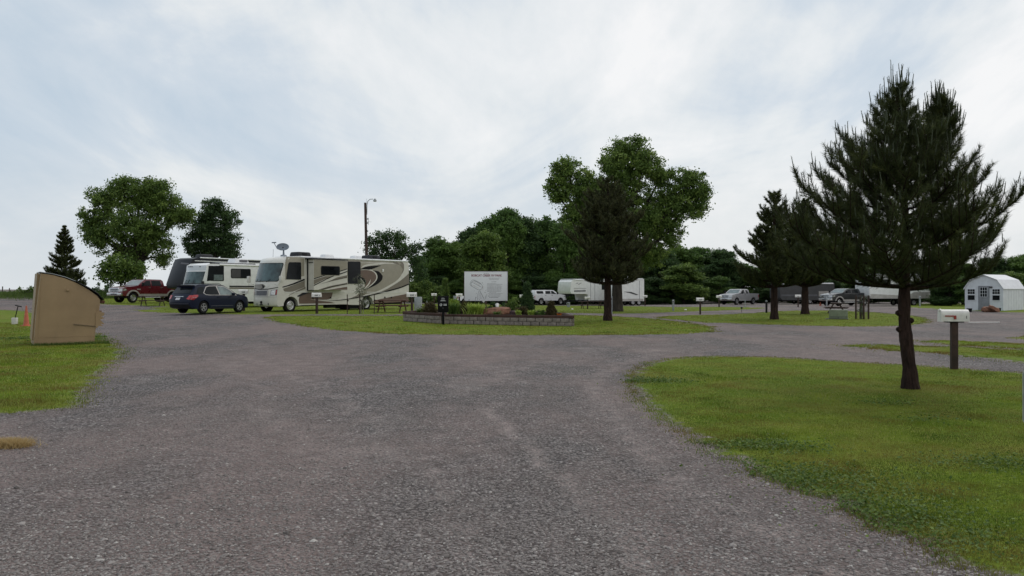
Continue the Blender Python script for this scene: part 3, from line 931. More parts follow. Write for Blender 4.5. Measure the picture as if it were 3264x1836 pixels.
# ------------------------------------------------------------------ pines
def pine(name, label, px, D, H, prof, zbase, seed, shoots_per=1.0, nper=42, nlen=.085, nwid=.0045, mat='needle', candles=True, r0=.14, whorl=.34, kink=None, leaders=1, group=None, curl=.38, sub=1.0, gapf=0.0, lobe2=None, nb=(6, 9), rise0=.12):
    """prof(z, azimuth cosine) -> crown radius in metres at height z; z measured where branches end"""
    b = at(px, D); root = thing(name, label, 'tree', b, 0, group)
    r = np.random.default_rng(seed); rr = random.Random(seed)
    wood = MB(); kink = kink or [(0, 0, 0), (0, 0, H * .97)]
    K = [Vector(k) for k in kink]

    def axis(z):
        for a, c in zip(K, K[1:]):
            if z <= c.z: return a.lerp(c, max(0, (z - a.z) / max(c.z - a.z, 1e-6)))
        return K[-1]
    zs = np.linspace(-0.1, H * .96, 26 if D > 20 else 110)
    tp = []; tr_ = []
    for z in zs:
        q = axis(max(z, 0)); tp.append((q.x, q.y, z))
        t = max(z, 0) / H
        rad = r0 * (1.0 - .86 * t) * (1 + .35 * math.exp(-max(z, 0) / .12)) * (1 + .06 * math.sin(z * 9))
        tr_.append(rad)
    if D > 20: wood.tube(tp, tr_, 'bark_pine', 14)
    else:
        from mathutils import noise as nz
        Vt, Ft = tube_geo(tp, tr_, 26); Vr = []
        for i, v in enumerate(Vt):
            c_ = Vector(tp[i // 26]); d_ = v - c_; k_ = nz.fractal(Vector((v.x * 9, v.y * 9, v.z * 4.5)), 1, 2, 4) * .10 + abs(nz.noise(Vector((v.x * 26, v.y * 26, v.z * 9)))) * .10
            Vr.append(c_ + d_ * (1 + k_))
        wood.add(Vr, Ft, 'bark_pine')
    if D < 20:   # old branch collars on the bare trunk
        for z, a in ((1.28, 2.9), (1.15, .2), (1.62, 1.5), (1.0, 3.3)):
            q = axis(z); d = Vector((math.cos(a), -abs(math.sin(a)) * .5, .15))
            wood.tube([q, q + d * (r0 * 1.02), q + d * (r0 * 1.3)], [.06, .052, .03], 'bark_pine', 8)
    S = []; tips = []

    def shoot_line(P):
        # shoots along the outer part of a polyline
        for a, c in zip(P, P[1:]):
            S.append((a, c))

    def branch(z0, az, L, rise, thick):
        p0 = axis(z0); dirv = Vector((math.cos(az), math.sin(az), 0)); side = Vector((-math.sin(az), math.cos(az), 0))
        P = []
        n = max(4, int(L / .22) + 2)
        wig = rr.uniform(-.12, .12)
        for i in range(n + 1):
            t = i / n
            P.append(p0 + dirv * (L * (t - .12 * t * t * t)) + side * (wig * L * math.sin(t * 3)) + Vector((0, 0, L * (rise * t + curl * t * t * t))))
        wood.tube(P, [thick * (1 - .85 * i / n) for i in range(n + 1)], 'bark_pine', 6, cap=False)
        st = max(1, int(n * .28))
        S.extend(zip(P[max(1, st - 1):], P[max(1, st - 1) + 1:]))
        tips.append((P[-1], (P[-1] - P[-2]).normalized(), 1.0))
        for i in range(st, n):
            t = i / n
            for sgn in (-1, 1):
                if rr.random() > sub * (.97 if L > .5 else .8): continue
                l2 = L * (.42 * (1 - t * .5)) * rr.uniform(.7, 1.25)
                l2 = max(min(l2, .62), min(.22, L * .4))
                d = (dirv * rr.uniform(.6, 1.0) + side * sgn * rr.uniform(.5, .95)).normalized()
                q0 = P[i]; Q = [q0]
                m = max(2, int(l2 / .14))
                for j in range(1, m + 1):
                    u = j / m
                    Q.append(q0 + d * (l2 * (u - .18 * u * u)) + Vector((0, 0, l2 * (rr.uniform(.1, .3) * u + .8 * u * u))))
                wood.tube(Q, [thick * .3 * (1 - .7 * j / m) + .002 for j in range(m + 1)], 'bark_pine', 4, cap=False)
                S.extend(zip(Q, Q[1:]))
                tips.append((Q[-1], (Q[-1] - Q[-2]).normalized(), .8))
                if l2 > .3 and D < 70:
                    for _q in range(2):
                        k_ = rr.randint(1, m - 1) if m > 1 else 1; e_ = Q[k_] + (d * .4 + side * rr.uniform(-1, 1) + Vector((0, 0, rr.uniform(.3, 1.1)))).normalized() * l2 * .45
                        S.append((Q[k_], e_)); tips.append((e_, (e_ - Q[k_]).normalized(), .7))
    z = zbase
    while z < H * .97:
        nbr = rr.randint(*nb) if z < H * .8 else rr.randint(4, 5)
        a0 = rr.uniform(0, 6.28)
        for k in range(nbr):
            az = a0 + k * 6.283 / nbr + rr.uniform(-.25, .25)
            if gapf and rr.random() < gapf: continue
            zb = z + rr.uniform(-.08, .08) * (whorl / .34)
            rise = rise0 + (.67 - rise0) * max(0, (zb - zbase) / (H - zbase)) ** 1.2
            L = prof(min(H, zb + .3), math.cos(az))
            for _ in range(3): L = .5 * L + .5 * prof(min(H, zb + L * (rise + curl)), math.cos(az))
            L *= rr.uniform(.82, 1.06) if D < 20 else rr.uniform(.66, 1.12)
            if L < .12: L = .12
            branch(zb, az, L, rise, max(.008, .034 * L / 1.8 * (r0 / .14)))
        z += whorl * rr.uniform(.8, 1.2) * (1 if z < H * .75 else .75)
    # leader shoots
    q = axis(H * .97)
    tips.append((q, Vector((0, 0, 1)), 1.6)); S.append((axis(H * .9), q))
    for _ in range(4):
        a = rr.uniform(0, 6.28); e = q + Vector((math.cos(a) * .09, math.sin(a) * .09, .02)); tips.append((e, Vector((math.cos(a) * .12, math.sin(a) * .12, 1)), 1.2)); S.append((axis(H * .93), e))
    if lobe2:   # a second leader rising beside the first
        base2, top2 = Vector(lobe2[0]), Vector(lobe2[1])
        P = [base2.lerp(top2, t) + Vector((.12 * math.sin(t * 3.1), 0, 0)) for t in np.linspace(0, 1, 9)]
        wood.tube(P, [.05 * (1 - .8 * t) for t in np.linspace(0, 1, 9)], 'bark_pine', 6)
        keep = axis
        for i in range(2, 9):
            L = .58 * (1 - (i - 2) / 7.2)
            for k in range(8):
                az = rr.uniform(0, 6.28); d = Vector((math.cos(az), math.sin(az), 0)); Q = [P[i] + d * (L * t) + Vector((0, 0, L * (.35 * t + .6 * t * t))) for t in (0, .25, .5, .75, 1)]
                wood.tube(Q, [.012, .01, .008, .006, .004], 'bark_pine', 4, cap=False)
                S.extend(zip(Q, Q[1:])); tips.append((Q[-1], (Q[-1] - Q[-2]).normalized(), 1))
                for _j in (1, 2, 3):
                    e_ = Q[_j] + Vector((rr.uniform(-.1, .1), rr.uniform(-.1, .1), rr.uniform(.08, .18))); S.append((Q[_j], e_)); tips.append((e_, Vector((0, 0, 1)), .8))
        S.extend(zip(P[1:], P[2:]))
        tips.append((P[-1], Vector((0, 0, 1)), 1.6))
    wood.build('trunk', root, 60)
    # needles: bottle-brush round every shoot segment
    A = np.array([tuple(a) for a, c in S]); C = np.array([tuple(c) for a, c in S])
    n = len(A)
    per = max(8, int(nper))
    t = r.random((n, per, 1)); P = A[:, None] * (1 - t) + C[:, None] * t
    dv = (C - A); dv /= np.linalg.norm(dv, axis=1)[:, None] + 1e-9
    rnd = r.normal(0, 1, (n, per, 3)); rnd -= dv[:, None] * (rnd * dv[:, None]).sum(-1, keepdims=True); rnd /= np.linalg.norm(rnd, axis=-1, keepdims=True) + 1e-9
    nd = dv[:, None] * .75 + rnd * .8; nd[..., 2] += .18; nd /= np.linalg.norm(nd, axis=-1, keepdims=True)
    Ln = nlen * r.uniform(.7, 1.25, (n, per, 1))
    sd = np.cross(nd, r.normal(0, 1, (n, per, 3))); sd /= np.linalg.norm(sd, axis=-1, keepdims=True) + 1e-9
    V = np.stack([P - sd * nwid, P + sd * nwid, P + nd * Ln], 2).reshape(-1, 3)
    Fc = np.arange(len(V)).reshape(-1, 3)
    tint = np.clip(np.repeat(r.normal(.5, .18, n), per) + r.normal(0, .15, n * per), 0, 1)
    link('crown', np_mesh('crown', V, Fc, M[mat], np.repeat(tint, 3)), root)
    if candles:
        # upright pale new shoots on the tips
        cv = []; cf = []; o = 0
        for (p, d, s) in tips:
            if p.z < zbase + .1: continue
            hgt = (p.z - zbase) / (H - zbase)
            out_ = math.hypot(p.x, p.y) / max(.2, prof(min(p.z, H), p.x / max(.01, math.hypot(p.x, p.y))))
            if rr.random() > (.15 + hgt * .7) * (1.0 if out_ > .8 or hgt > .85 else .12): continue
            k = rr.randint(1, 3) if s >= 1 else 1
            for j in range(k):
                up = (Vector((0, 0, 1)) * .9 + d * .25 + Vector((rr.uniform(-.14, .14), rr.uniform(-.14, .14), 0))).normalized()
                L = rr.uniform(.10, .24) * (1.25 if s > 1.1 else 1) * (.6 + .6 * hgt) * (nlen / .085) ** .5
                st = p + Vector((rr.uniform(-.04, .04), rr.uniform(-.04, .04), -.02))
                Vt, Ft = tube_geo([st, st + up * L * .55, st + up * L], [nwid * 2.6, nwid * 2.3, nwid * 1.5], 5)
                cv += [tuple(v) for v in Vt]; cf += [[i + o for i in f] for f in Ft]; o = len(cv)
                # tiny crown of buds and short needles along the candle
                for q_ in range(9):
                    a = rr.uniform(0, 6.28); hh = rr.uniform(.3, 1.0) if q_ > 2 else 1.0
                    c0 = st + up * (L * hh); dd = (Vector((math.cos(a), math.sin(a), 1.3))).normalized() * (.028 * nlen / .085)
                    sx = Vector((-math.sin(a), math.cos(a), 0)) * nwid
                    cv += [tuple(c0 - sx), tuple(c0 + sx), tuple(c0 + dd + sx * .5), tuple(c0 + dd - sx * .5)]; cf.append([o, o + 1, o + 2, o + 3]); o = len(cv)
        if cf:
            link('new_shoots', np_mesh('new_shoots', np.array(cv), np.array(cf), M['candle'], np.array([rr.random() for _ in range(len(cv))])), root)
    print(name, 'shoots', n, 'needles', n * per)
    return root


def prof_big(z, c):
    zl = [1.6, 2.0, 2.4, 2.9, 3.3, 3.5, 3.9, 4.3, 4.6, 5.0, 5.4]
    l = [1.7, 2.0, 2.2, 2.2, 2.05, 1.55, 1.35, 1.2, .75, .32, .12]
    r_ = [1.35, 1.6, 1.75, 1.7, 1.5, 1.38, 1.2, .7, .35, .2, .1]
    t = (c + 1) / 2
    return 1.09 * (float(np.interp(z, zl, l)) * (1 - t) + float(np.interp(z, zl, r_)) * t)


pine('pine_tree', 'large dark pine with pale upright shoots and crooked bare trunk on the near lawn', 2903, 13.9, 5.36, prof_big, 1.74, 61, curl=.25, rise0=.04, sub=.82, nper=84, nlen=.105, nwid=.0032, r0=.118, whorl=.30,
     kink=[(0, 0, 0), (-.02, 0, .3), (-.07, 0, .75), (-.11, 0, 1.15), (-.11, 0, 1.7), (-.10, 0, 3.0), (-.22, 0, 4.3), (-.24, 0, 5.4)], lobe2=((-.05, -.1, 3.3), (.48, -.1, 4.78)), gapf=.11, nb=(7, 9))


def cone_prof(H, zb, R0, top=.15, bulge=.85):
    def f(z, c):
        t = min(1, max(0, (z - zb) / (H - zb)))
        return R0 * (1 - t) ** bulge * (0.75 + .25 * min(1, t * 6)) + top
    return f


pine('pine_tree', 'dark dense pine in front of the huge green tree', 1937, 43, 7.7, lambda z, c: float(np.interp(z, [1.6, 2.2, 3, 4.2, 5.5, 6.6, 7.3, 7.6], [1.9, 2.35, 2.5, 2.3, 1.85, 1.25, .7, .3])), 1.98, 62, nper=24, nlen=.14, nwid=.011, r0=.22, whorl=.36, candles=False, mat='needle_brown', curl=.22, sub=.85, gapf=.08, rise0=-.02)
pine('pine_tree', 'tall open-topped pine with the thinner crown left of the large near pine', 2468, 46, 7.3, lambda z, c: float(np.interp(z, [1.8, 2.4, 3.2, 4.2, 5.2, 6.3, 7.2], [1.9, 2.5, 2.4, 2.0, 1.35, .85, .35])), 1.85, 63, nper=30, nlen=.15, nwid=.012, r0=.22, whorl=.36, candles=False, mat='needle', curl=.3, gapf=.15, sub=.85, rise0=.03)
pine('pine_tree', 'dark pine standing behind the left half of the large near pine', 2566, 58, 8.3, lambda z, c: float(np.interp(z, [1.8, 2.4, 3.5, 5, 6.5, 8.2], [2.2, 2.9, 2.8, 2.1, 1.2, .3])), 2.0, 64, nper=26, nlen=.17, nwid=.016, r0=.27, whorl=.42, candles=False, mat='needle', curl=.3)
pine('spruce_tree', 'dark conical conifer behind the tan bin at the far left', 205, 84, 7.6, cone_prof(7.6, .8, 2.4, .1), .8, 65, nper=24, nlen=.18, nwid=.02, r0=.16, whorl=.5, candles=False, mat='needle', curl=.1, gapf=.08)


# ------------------------------------------------------------------ small plants
def shrub(name, label, px, D, w, h, mat, seed, z0=0.0, size=.035, nper=40, shape='round', cat='bush', group=None, n=26):
    b = at(px, D, z0); r = np.random.default_rng(seed)
    if shape == 'cone':
        k = n * 4; t = r.random(k) ** 1.25; a = r.uniform(0, 6.28, k)
        rad = (w / 2) * (1 - t) ** .8 * r.uniform(.55, 1, k)
        C = np.stack([np.cos(a) * rad, np.sin(a) * rad, .04 + t * h * .97], 1); rc = w * .11
    else:
        d = r.normal(0, 1, (n, 3)); d /= np.linalg.norm(d, axis=1)[:, None]; d[:, 2] = np.abs(d[:, 2])
        C = d * (w / 2, w / 2 * .9, h * .85) * r.uniform(.45, 1, (n, 1)); rc = min(w, h) * .22
    root = thing(name, label, cat, b, 0, group)
    link('foliage', leaves_mesh('foliage', C, rc, nper, size, mat, seed, flat=.9), root)
    st = MB()
    for i in range(0, len(C), max(1, len(C) // 9)): st.tube([(0, 0, -.05), (C[i][0] * .5, C[i][1] * .5, C[i][2] * .55), tuple(C[i])], [.014, .009, .004], 'bark_dark', 4, cap=False)
    st.build('stem', root)
    return root


def spiky(name, label, px, D, w, h, mat, seed, z0=0.0, n=160, wid=.012, arch=.8, cat='plant', group=None):
    """arching strap leaves from one crown"""
    b = at(px, D, z0); r = np.random.default_rng(seed); V = []; Fq = []; tt = []
    for i in range(n):
        a = r.uniform(0, 6.28); L = r.uniform(.6, 1.05); o = r.normal(0, w * .12, 2); tnt = r.random()
        sx, sy = -math.sin(a) * wid, math.cos(a) * wid; k = len(V)
        for j in range(5):
            u = j / 4; x = o[0] + math.cos(a) * w * .5 * L * u ** 1.3 * arch; y = o[1] + math.sin(a) * w * .5 * L * u ** 1.3 * arch
            z = h * L * (u * 1.35 - .5 * u * u * r.uniform(.6, 1.4)); ww = 1.0 - .8 * u
            V += [(x - sx * ww, y - sy * ww, z), (x + sx * ww, y + sy * ww, z)]; tt += [tnt, tnt]
        Fq += [[k + 2 * j, k + 2 * j + 1, k + 2 * j + 3, k + 2 * j + 2] for j in range(4)]
    o = link(name, np_mesh(name, np.array(V), np.array(Fq), M[mat], np.array(tt))); o.location = b
    return tag(o, label, cat, group)


# mound weeds at the far left and the bank right of the motorhome
r = np.random.default_rng(91)
X = r.uniform(-64, -42, 26000); Y = r.normal(91, 3.5, 26000)
V, Fc, t = blades(np.stack([X, Y], 1), .42, .05, 5, .9, 0)
ob = link('tall_weeds', np_mesh('tall_weeds', V, Fc, M['weed_leaf'], t)); tag(ob, kind='stuff')
shrub('bush', 'tall feathery weed clump on the mound left of the conifer', 165, 88, 3.0, 1.6, 'leaf_sage', 92, .3, size=.09, nper=40, n=18)
shrub('bush', 'low green bush on the far left mound beside the fence posts', 90, 90, 3.2, .9, 'leaf_mid', 93, .3, size=.09, nper=40, n=20)
shrub('bush', 'dull green bush behind the front of the red pickup', 325, 96, 2.6, 1.6, 'leaf_dark', 94, .1, size=.1, nper=50, n=22)
shrub('bush', 'tiny grey-green shrub showing above the hood of the red pickup', 352, 92, .9, 2.4, 'leaf_sage', 95, .1, size=.06, nper=30, n=14)
broadleaf('hedge_bank', 'long low green bank of brush behind the tail of the tan motorhome', 1345, 108, [(1310, 925, 34, 24), (1350, 925, 40, 26), (1385, 930, 34, 24), (1325, 950, 45, 16), (1380, 950, 45, 16)], r0=.05, fork=.3, size=.13, rc=.7, nper=60, per=22, seed=97, mat='leaf_mid')['category'] = 'bush'
for i, (px, h) in enumerate(((8, .9), (30, .7), (118, .8))):
    mb = MB(); mb.tube([(0, 0, -.2), (.01, 0, h)], [.07, .06], 'wood_grey', 7)
    o = mb.build('fence_post'); o.location = at(px, 93); tag(o, ['weathered wooden fence post at the left edge of the photo', 'short weathered fence post second from the left edge', 'weathered fence post beside the tan bin, rightmost of three'][i], 'fence post', 'fence posts on the far left mound')
# ------------------------------------------------------------------ vehicles
# local frame: x forward (0 at the nose, negative to the tail), y left, z up
class Plane:
    """side plane of a parked vehicle, used to read outlines off the photo in metres"""
    def __init__(s, px, D0, deg, base, off=0.0, zoom=(0, 0, 1.0)):
        s.X0 = (px - CX) * D0 / F; s.D0 = D0; s.c = math.cos(R(deg)); s.s = math.sin(R(deg)); s.base = base; s.zoom = zoom
        s.X0 += s.s * off; s.D0 -= s.c * off

    def __call__(s, x, y):
        px = s.zoom[0] + x / s.zoom[2]; py = s.zoom[1] + y / s.zoom[2]
        k = (px - CX) / F; t = (k * s.D0 - s.X0) / (s.c - k * s.s); D = s.D0 + s.s * t
        return (-t, CH - (py - YH) * D / F - s.base)

    def poly(s, pts):
        return [s(*p) for p in pts]


def densify(P, st):
    out = []
    for a, b in zip(P, list(P[1:]) + [P[0]]):
        k = max(1, int(math.dist(a, b) / st))
        out += [(a[0] + (b[0] - a[0]) * i / k, a[1] + (b[1] - a[1]) * i / k) for i in range(k)]
    return out


def curvy(P, k=4, ang=62):
    """closed Catmull-Rom through P, keeping sharp tips"""
    n = len(P); V = [Vector(p) for p in P]; sharp = []
    for i in range(n):
        a = (V[i] - V[i - 1]); b = (V[(i + 1) % n] - V[i]); sharp.append(a.length > 1e-6 and b.length > 1e-6 and abs(math.degrees(a.angle(b))) > ang)
    out = []
    for i in range(n):
        p1, p2 = V[i], V[(i + 1) % n]
        p0 = V[i - 1] if not sharp[i] else p1 - (p2 - p1); p3 = V[(i + 2) % n] if not sharp[(i + 1) % n] else p2 + (p2 - p1)
        for j in range(k):
            t = j / k; q = .5 * ((2 * p1) + (p2 - p0) * t + (2 * p0 - 5 * p1 + 4 * p2 - p3) * t * t + (3 * p1 - p0 - 3 * p2 + p3) * t ** 3); out.append((q.x, q.y))
    return out


class Shell:
    def __init__(s, hw, bulge=None):
        s.hw = hw; s.bulge = bulge or (lambda x, z: 0.0)

    def S(s, x, z, f):
        return (x + s.bulge(x, z) * (1 - f * f), f * s.hw(x, z), z)

    def solid(s, mb, outline, mat, grid=.3, nf=6):
        n = len(outline); V = []; Fc = []
        fs = [-1 + 2 * j / nf for j in range(nf + 1)]
        for (x, z) in outline:
            for f in fs: V.append(s.S(x, z, f))
        for i in range(n):
            a = i * (nf + 1); b = ((i + 1) % n) * (nf + 1)
            for j in range(nf): Fc.append([a + j, a + j + 1, b + j + 1, b + j])
        V2, Tr = cdt(outline, inner_grid(outline, grid))
        for f in (-1, 1):
            o = len(V); V += [s.S(x, z, f) for x, z in V2]; Fc += [[i + o for i in t] for t in Tr]
        bm = bmesh.new(); vs = [bm.verts.new(v) for v in V]
        for f in Fc:
            try: bm.faces.new([vs[i] for i in f])
            except ValueError: pass
        bmesh.ops.remove_doubles(bm, verts=bm.verts[:], dist=1e-4)
        mb.bm(bm, mat)

    def side(s, mb, poly, sgn, mat, off=.008, grid=.5, thick=.02):
        V2, Tr = cdt(poly, inner_grid(poly, grid))
        V = []; n = len(V2)
        for x, z in V2:
            p = s.S(x, z, sgn); V.append((p[0], p[1] + sgn * off, p[2]))
        Fc = [list(t) for t in Tr]
        o = len(V); m = len(poly)
        for x, z in poly:
            p = s.S(x, z, sgn); V.append((p[0], p[1] + sgn * off, p[2])); V.append((p[0], p[1] - sgn * thick, p[2]))
        for i in range(m):
            j = (i + 1) % m; Fc.append([o + 2 * i, o + 2 * j, o + 2 * j + 1, o + 2 * i + 1])
        mb.add(V, Fc, mat)

    def front(s, mb, poly, xf, mat, off=.01, grid=(.25, .25), sg=1, thick=.03):
        grid = (.09, .14); poly = densify(poly, .1)
        V2, Tr = cdt(poly, inner_grid(poly, grid)); V = []
        for f, z in V2:
            p = s.S(xf(z), z, f); V.append((p[0] + sg * off, p[1], p[2]))
        Fc = [list(t) for t in Tr]; o = len(V); m = len(poly)
        for f, z in poly:
            p = s.S(xf(z), z, f); V.append((p[0] + sg * off, p[1], p[2])); V.append((p[0] - sg * thick, p[1], p[2]))
        for i in range(m):
            j = (i + 1) % m; Fc.append([o + 2 * i, o + 2 * j, o + 2 * j + 1, o + 2 * i + 1])
        mb.add(V, Fc, mat)


def rrect(x0, x1, z0, z1, r=.08, n=3):
    P = []
    for cx, cz, a0 in ((x1 - r, z1 - r, 0), (x0 + r, z1 - r, 90), (x0 + r, z0 + r, 180), (x1 - r, z0 + r, 270)):
        for i in range(n + 1):
            a = R(a0 + 90 * i / n); P.append((cx + r * math.cos(a), cz + r * math.sin(a)))
    return P


def arch(cx, cz, r, z0, n=9):
    """wheel-arch points from rear to front along the lower edge at height z0"""
    a0 = math.asin(max(-1, min(1, (z0 - cz) / r)))
    return [(cx - r * math.cos(a0 + (math.pi - 2 * a0) * i / n), cz + r * math.sin(a0 + (math.pi - 2 * a0) * i / n)) for i in range(n + 1)]


_wheel_cache = {}


def wheel(root, x, y, r, w, style='spoke', dual=False):
    """tyre with a rim as sub-part; y>0 left side"""
    sg = 1 if y > 0 else -1
    key = (round(r, 3), round(w, 3), style, sg)
    if key not in _wheel_cache:
        a = MB(); h = w / 2
        a.lathe([(r * .60, -h * .9), (r * .93, -h), (r, -h * .7), (r, h * .7), (r * .93, h), (r * .60, h * .9)], 'tyre', 'Y', 26)
        b = MB(); e = sg * h
        if style == 'spoke':
            b.lathe([(0, e * .3), (r * .6, e * .3)], 'plastic_black', 'Y', 20)
            b.lathe([(r * .53, e * .5), (r * .56, e * .96), (r * .62, e * .96), (r * .62, e * .4)], 'rim_silver', 'Y', 26)
            for k in range(5):
                a5 = 2 * math.pi * k / 5 + .3
                for d in (-.13, .13):
                    rot = Matrix.Rotation(-(a5 + d), 4, 'Y')
                    b.box(rot @ Vector((r * .31, e * .72, 0)), (r * .5, .03, r * .075), 'rim_silver', rot)
            b.lathe([(0, e * .9), (r * .1, e * .88), (r * .11, e * .6)], 'rim_silver', 'Y', 12)
        else:
            b.lathe([(0, e * .75), (r * .13, e * .74), (r * .16, e * .5), (r * .3, e * .42), (r * .45, e * .55), (r * .54, e * .4), (r * .57, e * .97), (r * .62, e * .95), (r * .62, e * .4)], 'chrome' if style == 'dish' else 'rim_silver', 'Y', 26)
            for k in range(8):
                an = 2 * math.pi * k / 8
                b.lathe([(0, e * .5), (r * .045, e * .5), (r * .045, e * .35)], 'plastic_black', 'Y', 8, c=(r * .38 * math.cos(an), sg * .012, r * .38 * math.sin(an)))
        oa = a.build('wheel', None, 40); ob = b.build('rim', None, 40)
        _wheel_cache[key] = (oa.data, ob.data)
        bpy.data.objects.remove(oa); bpy.data.objects.remove(ob)
    ma, mb_ = _wheel_cache[key]
    o = link('wheel', ma, root); o.location = (x, y, r); q = link('rim', mb_, o)
    if dual:
        o2 = link('wheel', ma, root); o2.location = (x, y - sg * (w + .03), r)
    return o


def place(root_name, label, cat, pl, W, forward_back=True, L=0, deg=0, group=None):
    """root at the nose centre. forward_back True: nose is the near corner on its left side"""
    X0, D0 = pl.X0, pl.D0
    if forward_back:
        lx, ly = pl.s, -pl.c
        o = (X0 - lx * W / 2, D0 - ly * W / 2); rz = math.atan2(-pl.s, -pl.c)
    else:
        lx, ly = -pl.s, pl.c
        o = (X0 + pl.c * L + lx * W / 2, D0 + pl.s * L + ly * W / 2); rz = math.atan2(pl.s, pl.c)
    return thing(root_name, label, cat, (o[0], o[1], pl.base), rz, group)


def base_at(px, D, dz=0):
    return tz((px - CX) * D / F, D) + dz


# ------------------------------------------------ tan motorhome
def motorhome_tan():
    base = 0.20; Z3 = (780, 740, 4.6)
    pl = Plane(910, 52, 55, base, 0, Z3); ps = Plane(910, 52, 55, base, .6, Z3)
    W = 2.6; L = 11.6
    root = place('motorhome', 'long tan and cream motorhome with brown swooshes and an open slide-out', 'motorhome', pl, W)
    xf_z = [0.4, .6, 1.05, 1.5, 2.0, 3.22, 3.35, 3.5, 3.62]; xf_x = [.50, .56, .54, .48, .40, .0, -.06, -.25, -.9]
    xf = lambda z: float(np.interp(z, xf_z, xf_x))
    hw = lambda x, z: W / 2 - max(0, (x + .2)) ** 1.8 * .22 - (max(0, z - 3.35) ** 2) * .35 - (0.0 if x < -.2 else max(0, z - 1.9) * .02)
    bulge = lambda x, z: .30 * max(0, min(1, (x + .9) / .9))
    sh = Shell(hw, bulge)
    zb = 0.47; fw = pl(680, 1065)[0]; rw = pl(1795, 1050)[0]; zt = 3.62
    out = [(-11.6, .95), (-11.62, 2.2), (-11.6, 3.45), (-11.5, 3.56)] + [(-11, 3.6), (-6, zt), (-1.6, zt + .02), (-.9, zt)] + [(xf(z), z) for z in (3.56, 3.5, 3.35, 3.22, 2.8, 2.4, 2.0, 1.5, 1.05, .8, .55, .45)] + \
          [(.45, .40), (fw + .62, .42)][0:1] + arch(fw, .46, .58, .44)[::-1] + [(fw - .9, zb), (-5.2, zb), (-5.6, .42), (rw + .8, .40)] + arch(rw, .46, .6, .46)[::-1] + [(rw - .8, .55), (-11.4, .80)]
    mb = MB(); sh.solid(mb, out, 'cream_paint', .35, 14)
    P = pl.poly
    G = [('tan_paint', [(1505, 398), (2180, 418), (2300, 470), (2322, 560), (2250, 690), (2080, 800), (1900, 880), (1640, 930), (1700, 860), (1765, 780), (1775, 720), (1740, 680), (1505, 640)]),
         ('taupe_paint', [(2180, 421), (2290, 428), (2335, 475), (2332, 560), (2300, 620), (2318, 545), (2270, 485), (2180, 455)]),
         ('taupe_paint', [(2408, 602), (2408, 752), (2250, 812), (1900, 905), (2060, 845), (2200, 765), (2310, 690)]),
         ('cream_paint', [(2335, 480), (2400, 460), (2400, 590), (2310, 680), (2180, 765), (2040, 840), (1860, 905), (2080, 812), (2260, 695), (2330, 565)]),
         ('tan_paint', [(620, 360), (870, 372), (872, 640), (600, 700), (598, 470)]),
         ('taupe_paint', [(880, 712), (880, 800), (700, 870), (590, 868), (570, 830), (700, 780)]),
         ('brown_paint', [(885, 875), (1290, 885), (1268, 955), (1200, 990), (950, 985), (1230, 1020), (1320, 1040), (800, 1050), (800, 960)]),
         ('brown_paint', [(2400, 900), (2400, 1020), (1960, 1040), (1885, 1030), (1885, 1002), (2100, 958)]),
         ('taupe_paint', [(1560, 965), (1700, 905), (1790, 900), (1700, 940)])]
    for k, (m, poly) in enumerate(G): sh.side(mb, curvy(P(poly)), 1, m, off=.004 + .0015 * k)
    G2 = [('brown_paint', [(1695, 562), (1800, 556), (1880, 580), (1925, 640), (1915, 700), (1860, 760), (1790, 820), (1735, 850), (1765, 790), (1780, 720), (1750, 680), (1695, 640)]),
          ('cream_paint', [(1700, 552), (1800, 542), (1895, 568), (1942, 640), (1925, 710), (1850, 785), (1750, 850), (1860, 760), (1915, 700), (1925, 640), (1880, 580), (1800, 556)]),
          ('black_paint', [(1870, 560), (1960, 575), (2020, 640), (2008, 700), (1945, 760), (1850, 808), (1780, 836), (1870, 770), (1932, 705), (1945, 640), (1915, 590)]),
          ('cream_paint', [(1700, 525), (1760, 480), (1900, 462), (2080, 462), (1950, 478), (1800, 498)]),
          ('black_paint', [(1700, 540), (1800, 502), (2000, 488), (1850, 545), (1790, 548)]),
          ('black_paint', [(1696, 655), (1740, 675), (1770, 725), (1762, 770), (1745, 725), (1700, 672)]),
          ('cream_paint', [(1845, 690), (1825, 760), (1760, 830), (1700, 870), (1780, 790), (1820, 735)]),
          ('black_paint', [(2408, 752), (2408, 768), (2250, 830), (1900, 920), (1700, 956), (1400, 1000), (1200, 1008), (1400, 992), (1700, 944), (1900, 904), (2250, 813)]),
          ('black_paint', [(872, 683), (876, 704), (720, 765), (560, 812), (560, 800), (710, 748)]),
          ('taupe_paint', [(885, 800), (740, 870), (640, 930), (720, 890), (885, 830)]),
          ('ac_dark', [(880, 880), (950, 885), (790, 945), (775, 930)])]
    for k, (m, poly) in enumerate(G2): sh.side(mb, curvy(P(poly)), 1, m, off=.022 + .0015 * k)
    for xx, zz in ((1255, 960), (995, 962), (2050, 957), (2145, 957)):
        q = pl(xx, zz); mb.box((q[0], W / 2 + .045, q[1]), (.11, .02, .11), 'plastic_black')
    q = pl(2022, 563); mb.box((q[0], W / 2 + .04, q[1]), (.14, .05, .2), 'white_paint', bev=.01)
    for a, b_ in ((595, 2390),): # long trim line
        p0, p1 = pl(a, 880), pl(b_, 880); mb.box(((p0[0] + p1[0]) / 2, W / 2 + .042, (p0[1] + p1[1]) / 2), (abs(p0[0] - p1[0]), .012, .03), 'white_paint', Matrix.Rotation(math.atan2(p1[1] - p0[1], -(p1[0] - p0[0])), 4, 'Y'))
    # front swoosh
    zf = lambda y: pl(600, y)[1]
    sh.front(mb, [(-.95, 1.80), (.0, 1.84), (.25, 1.70), (.1, 1.54), (-.4, 1.50), (-.95, 1.55)], xf, 'taupe_paint', .006)
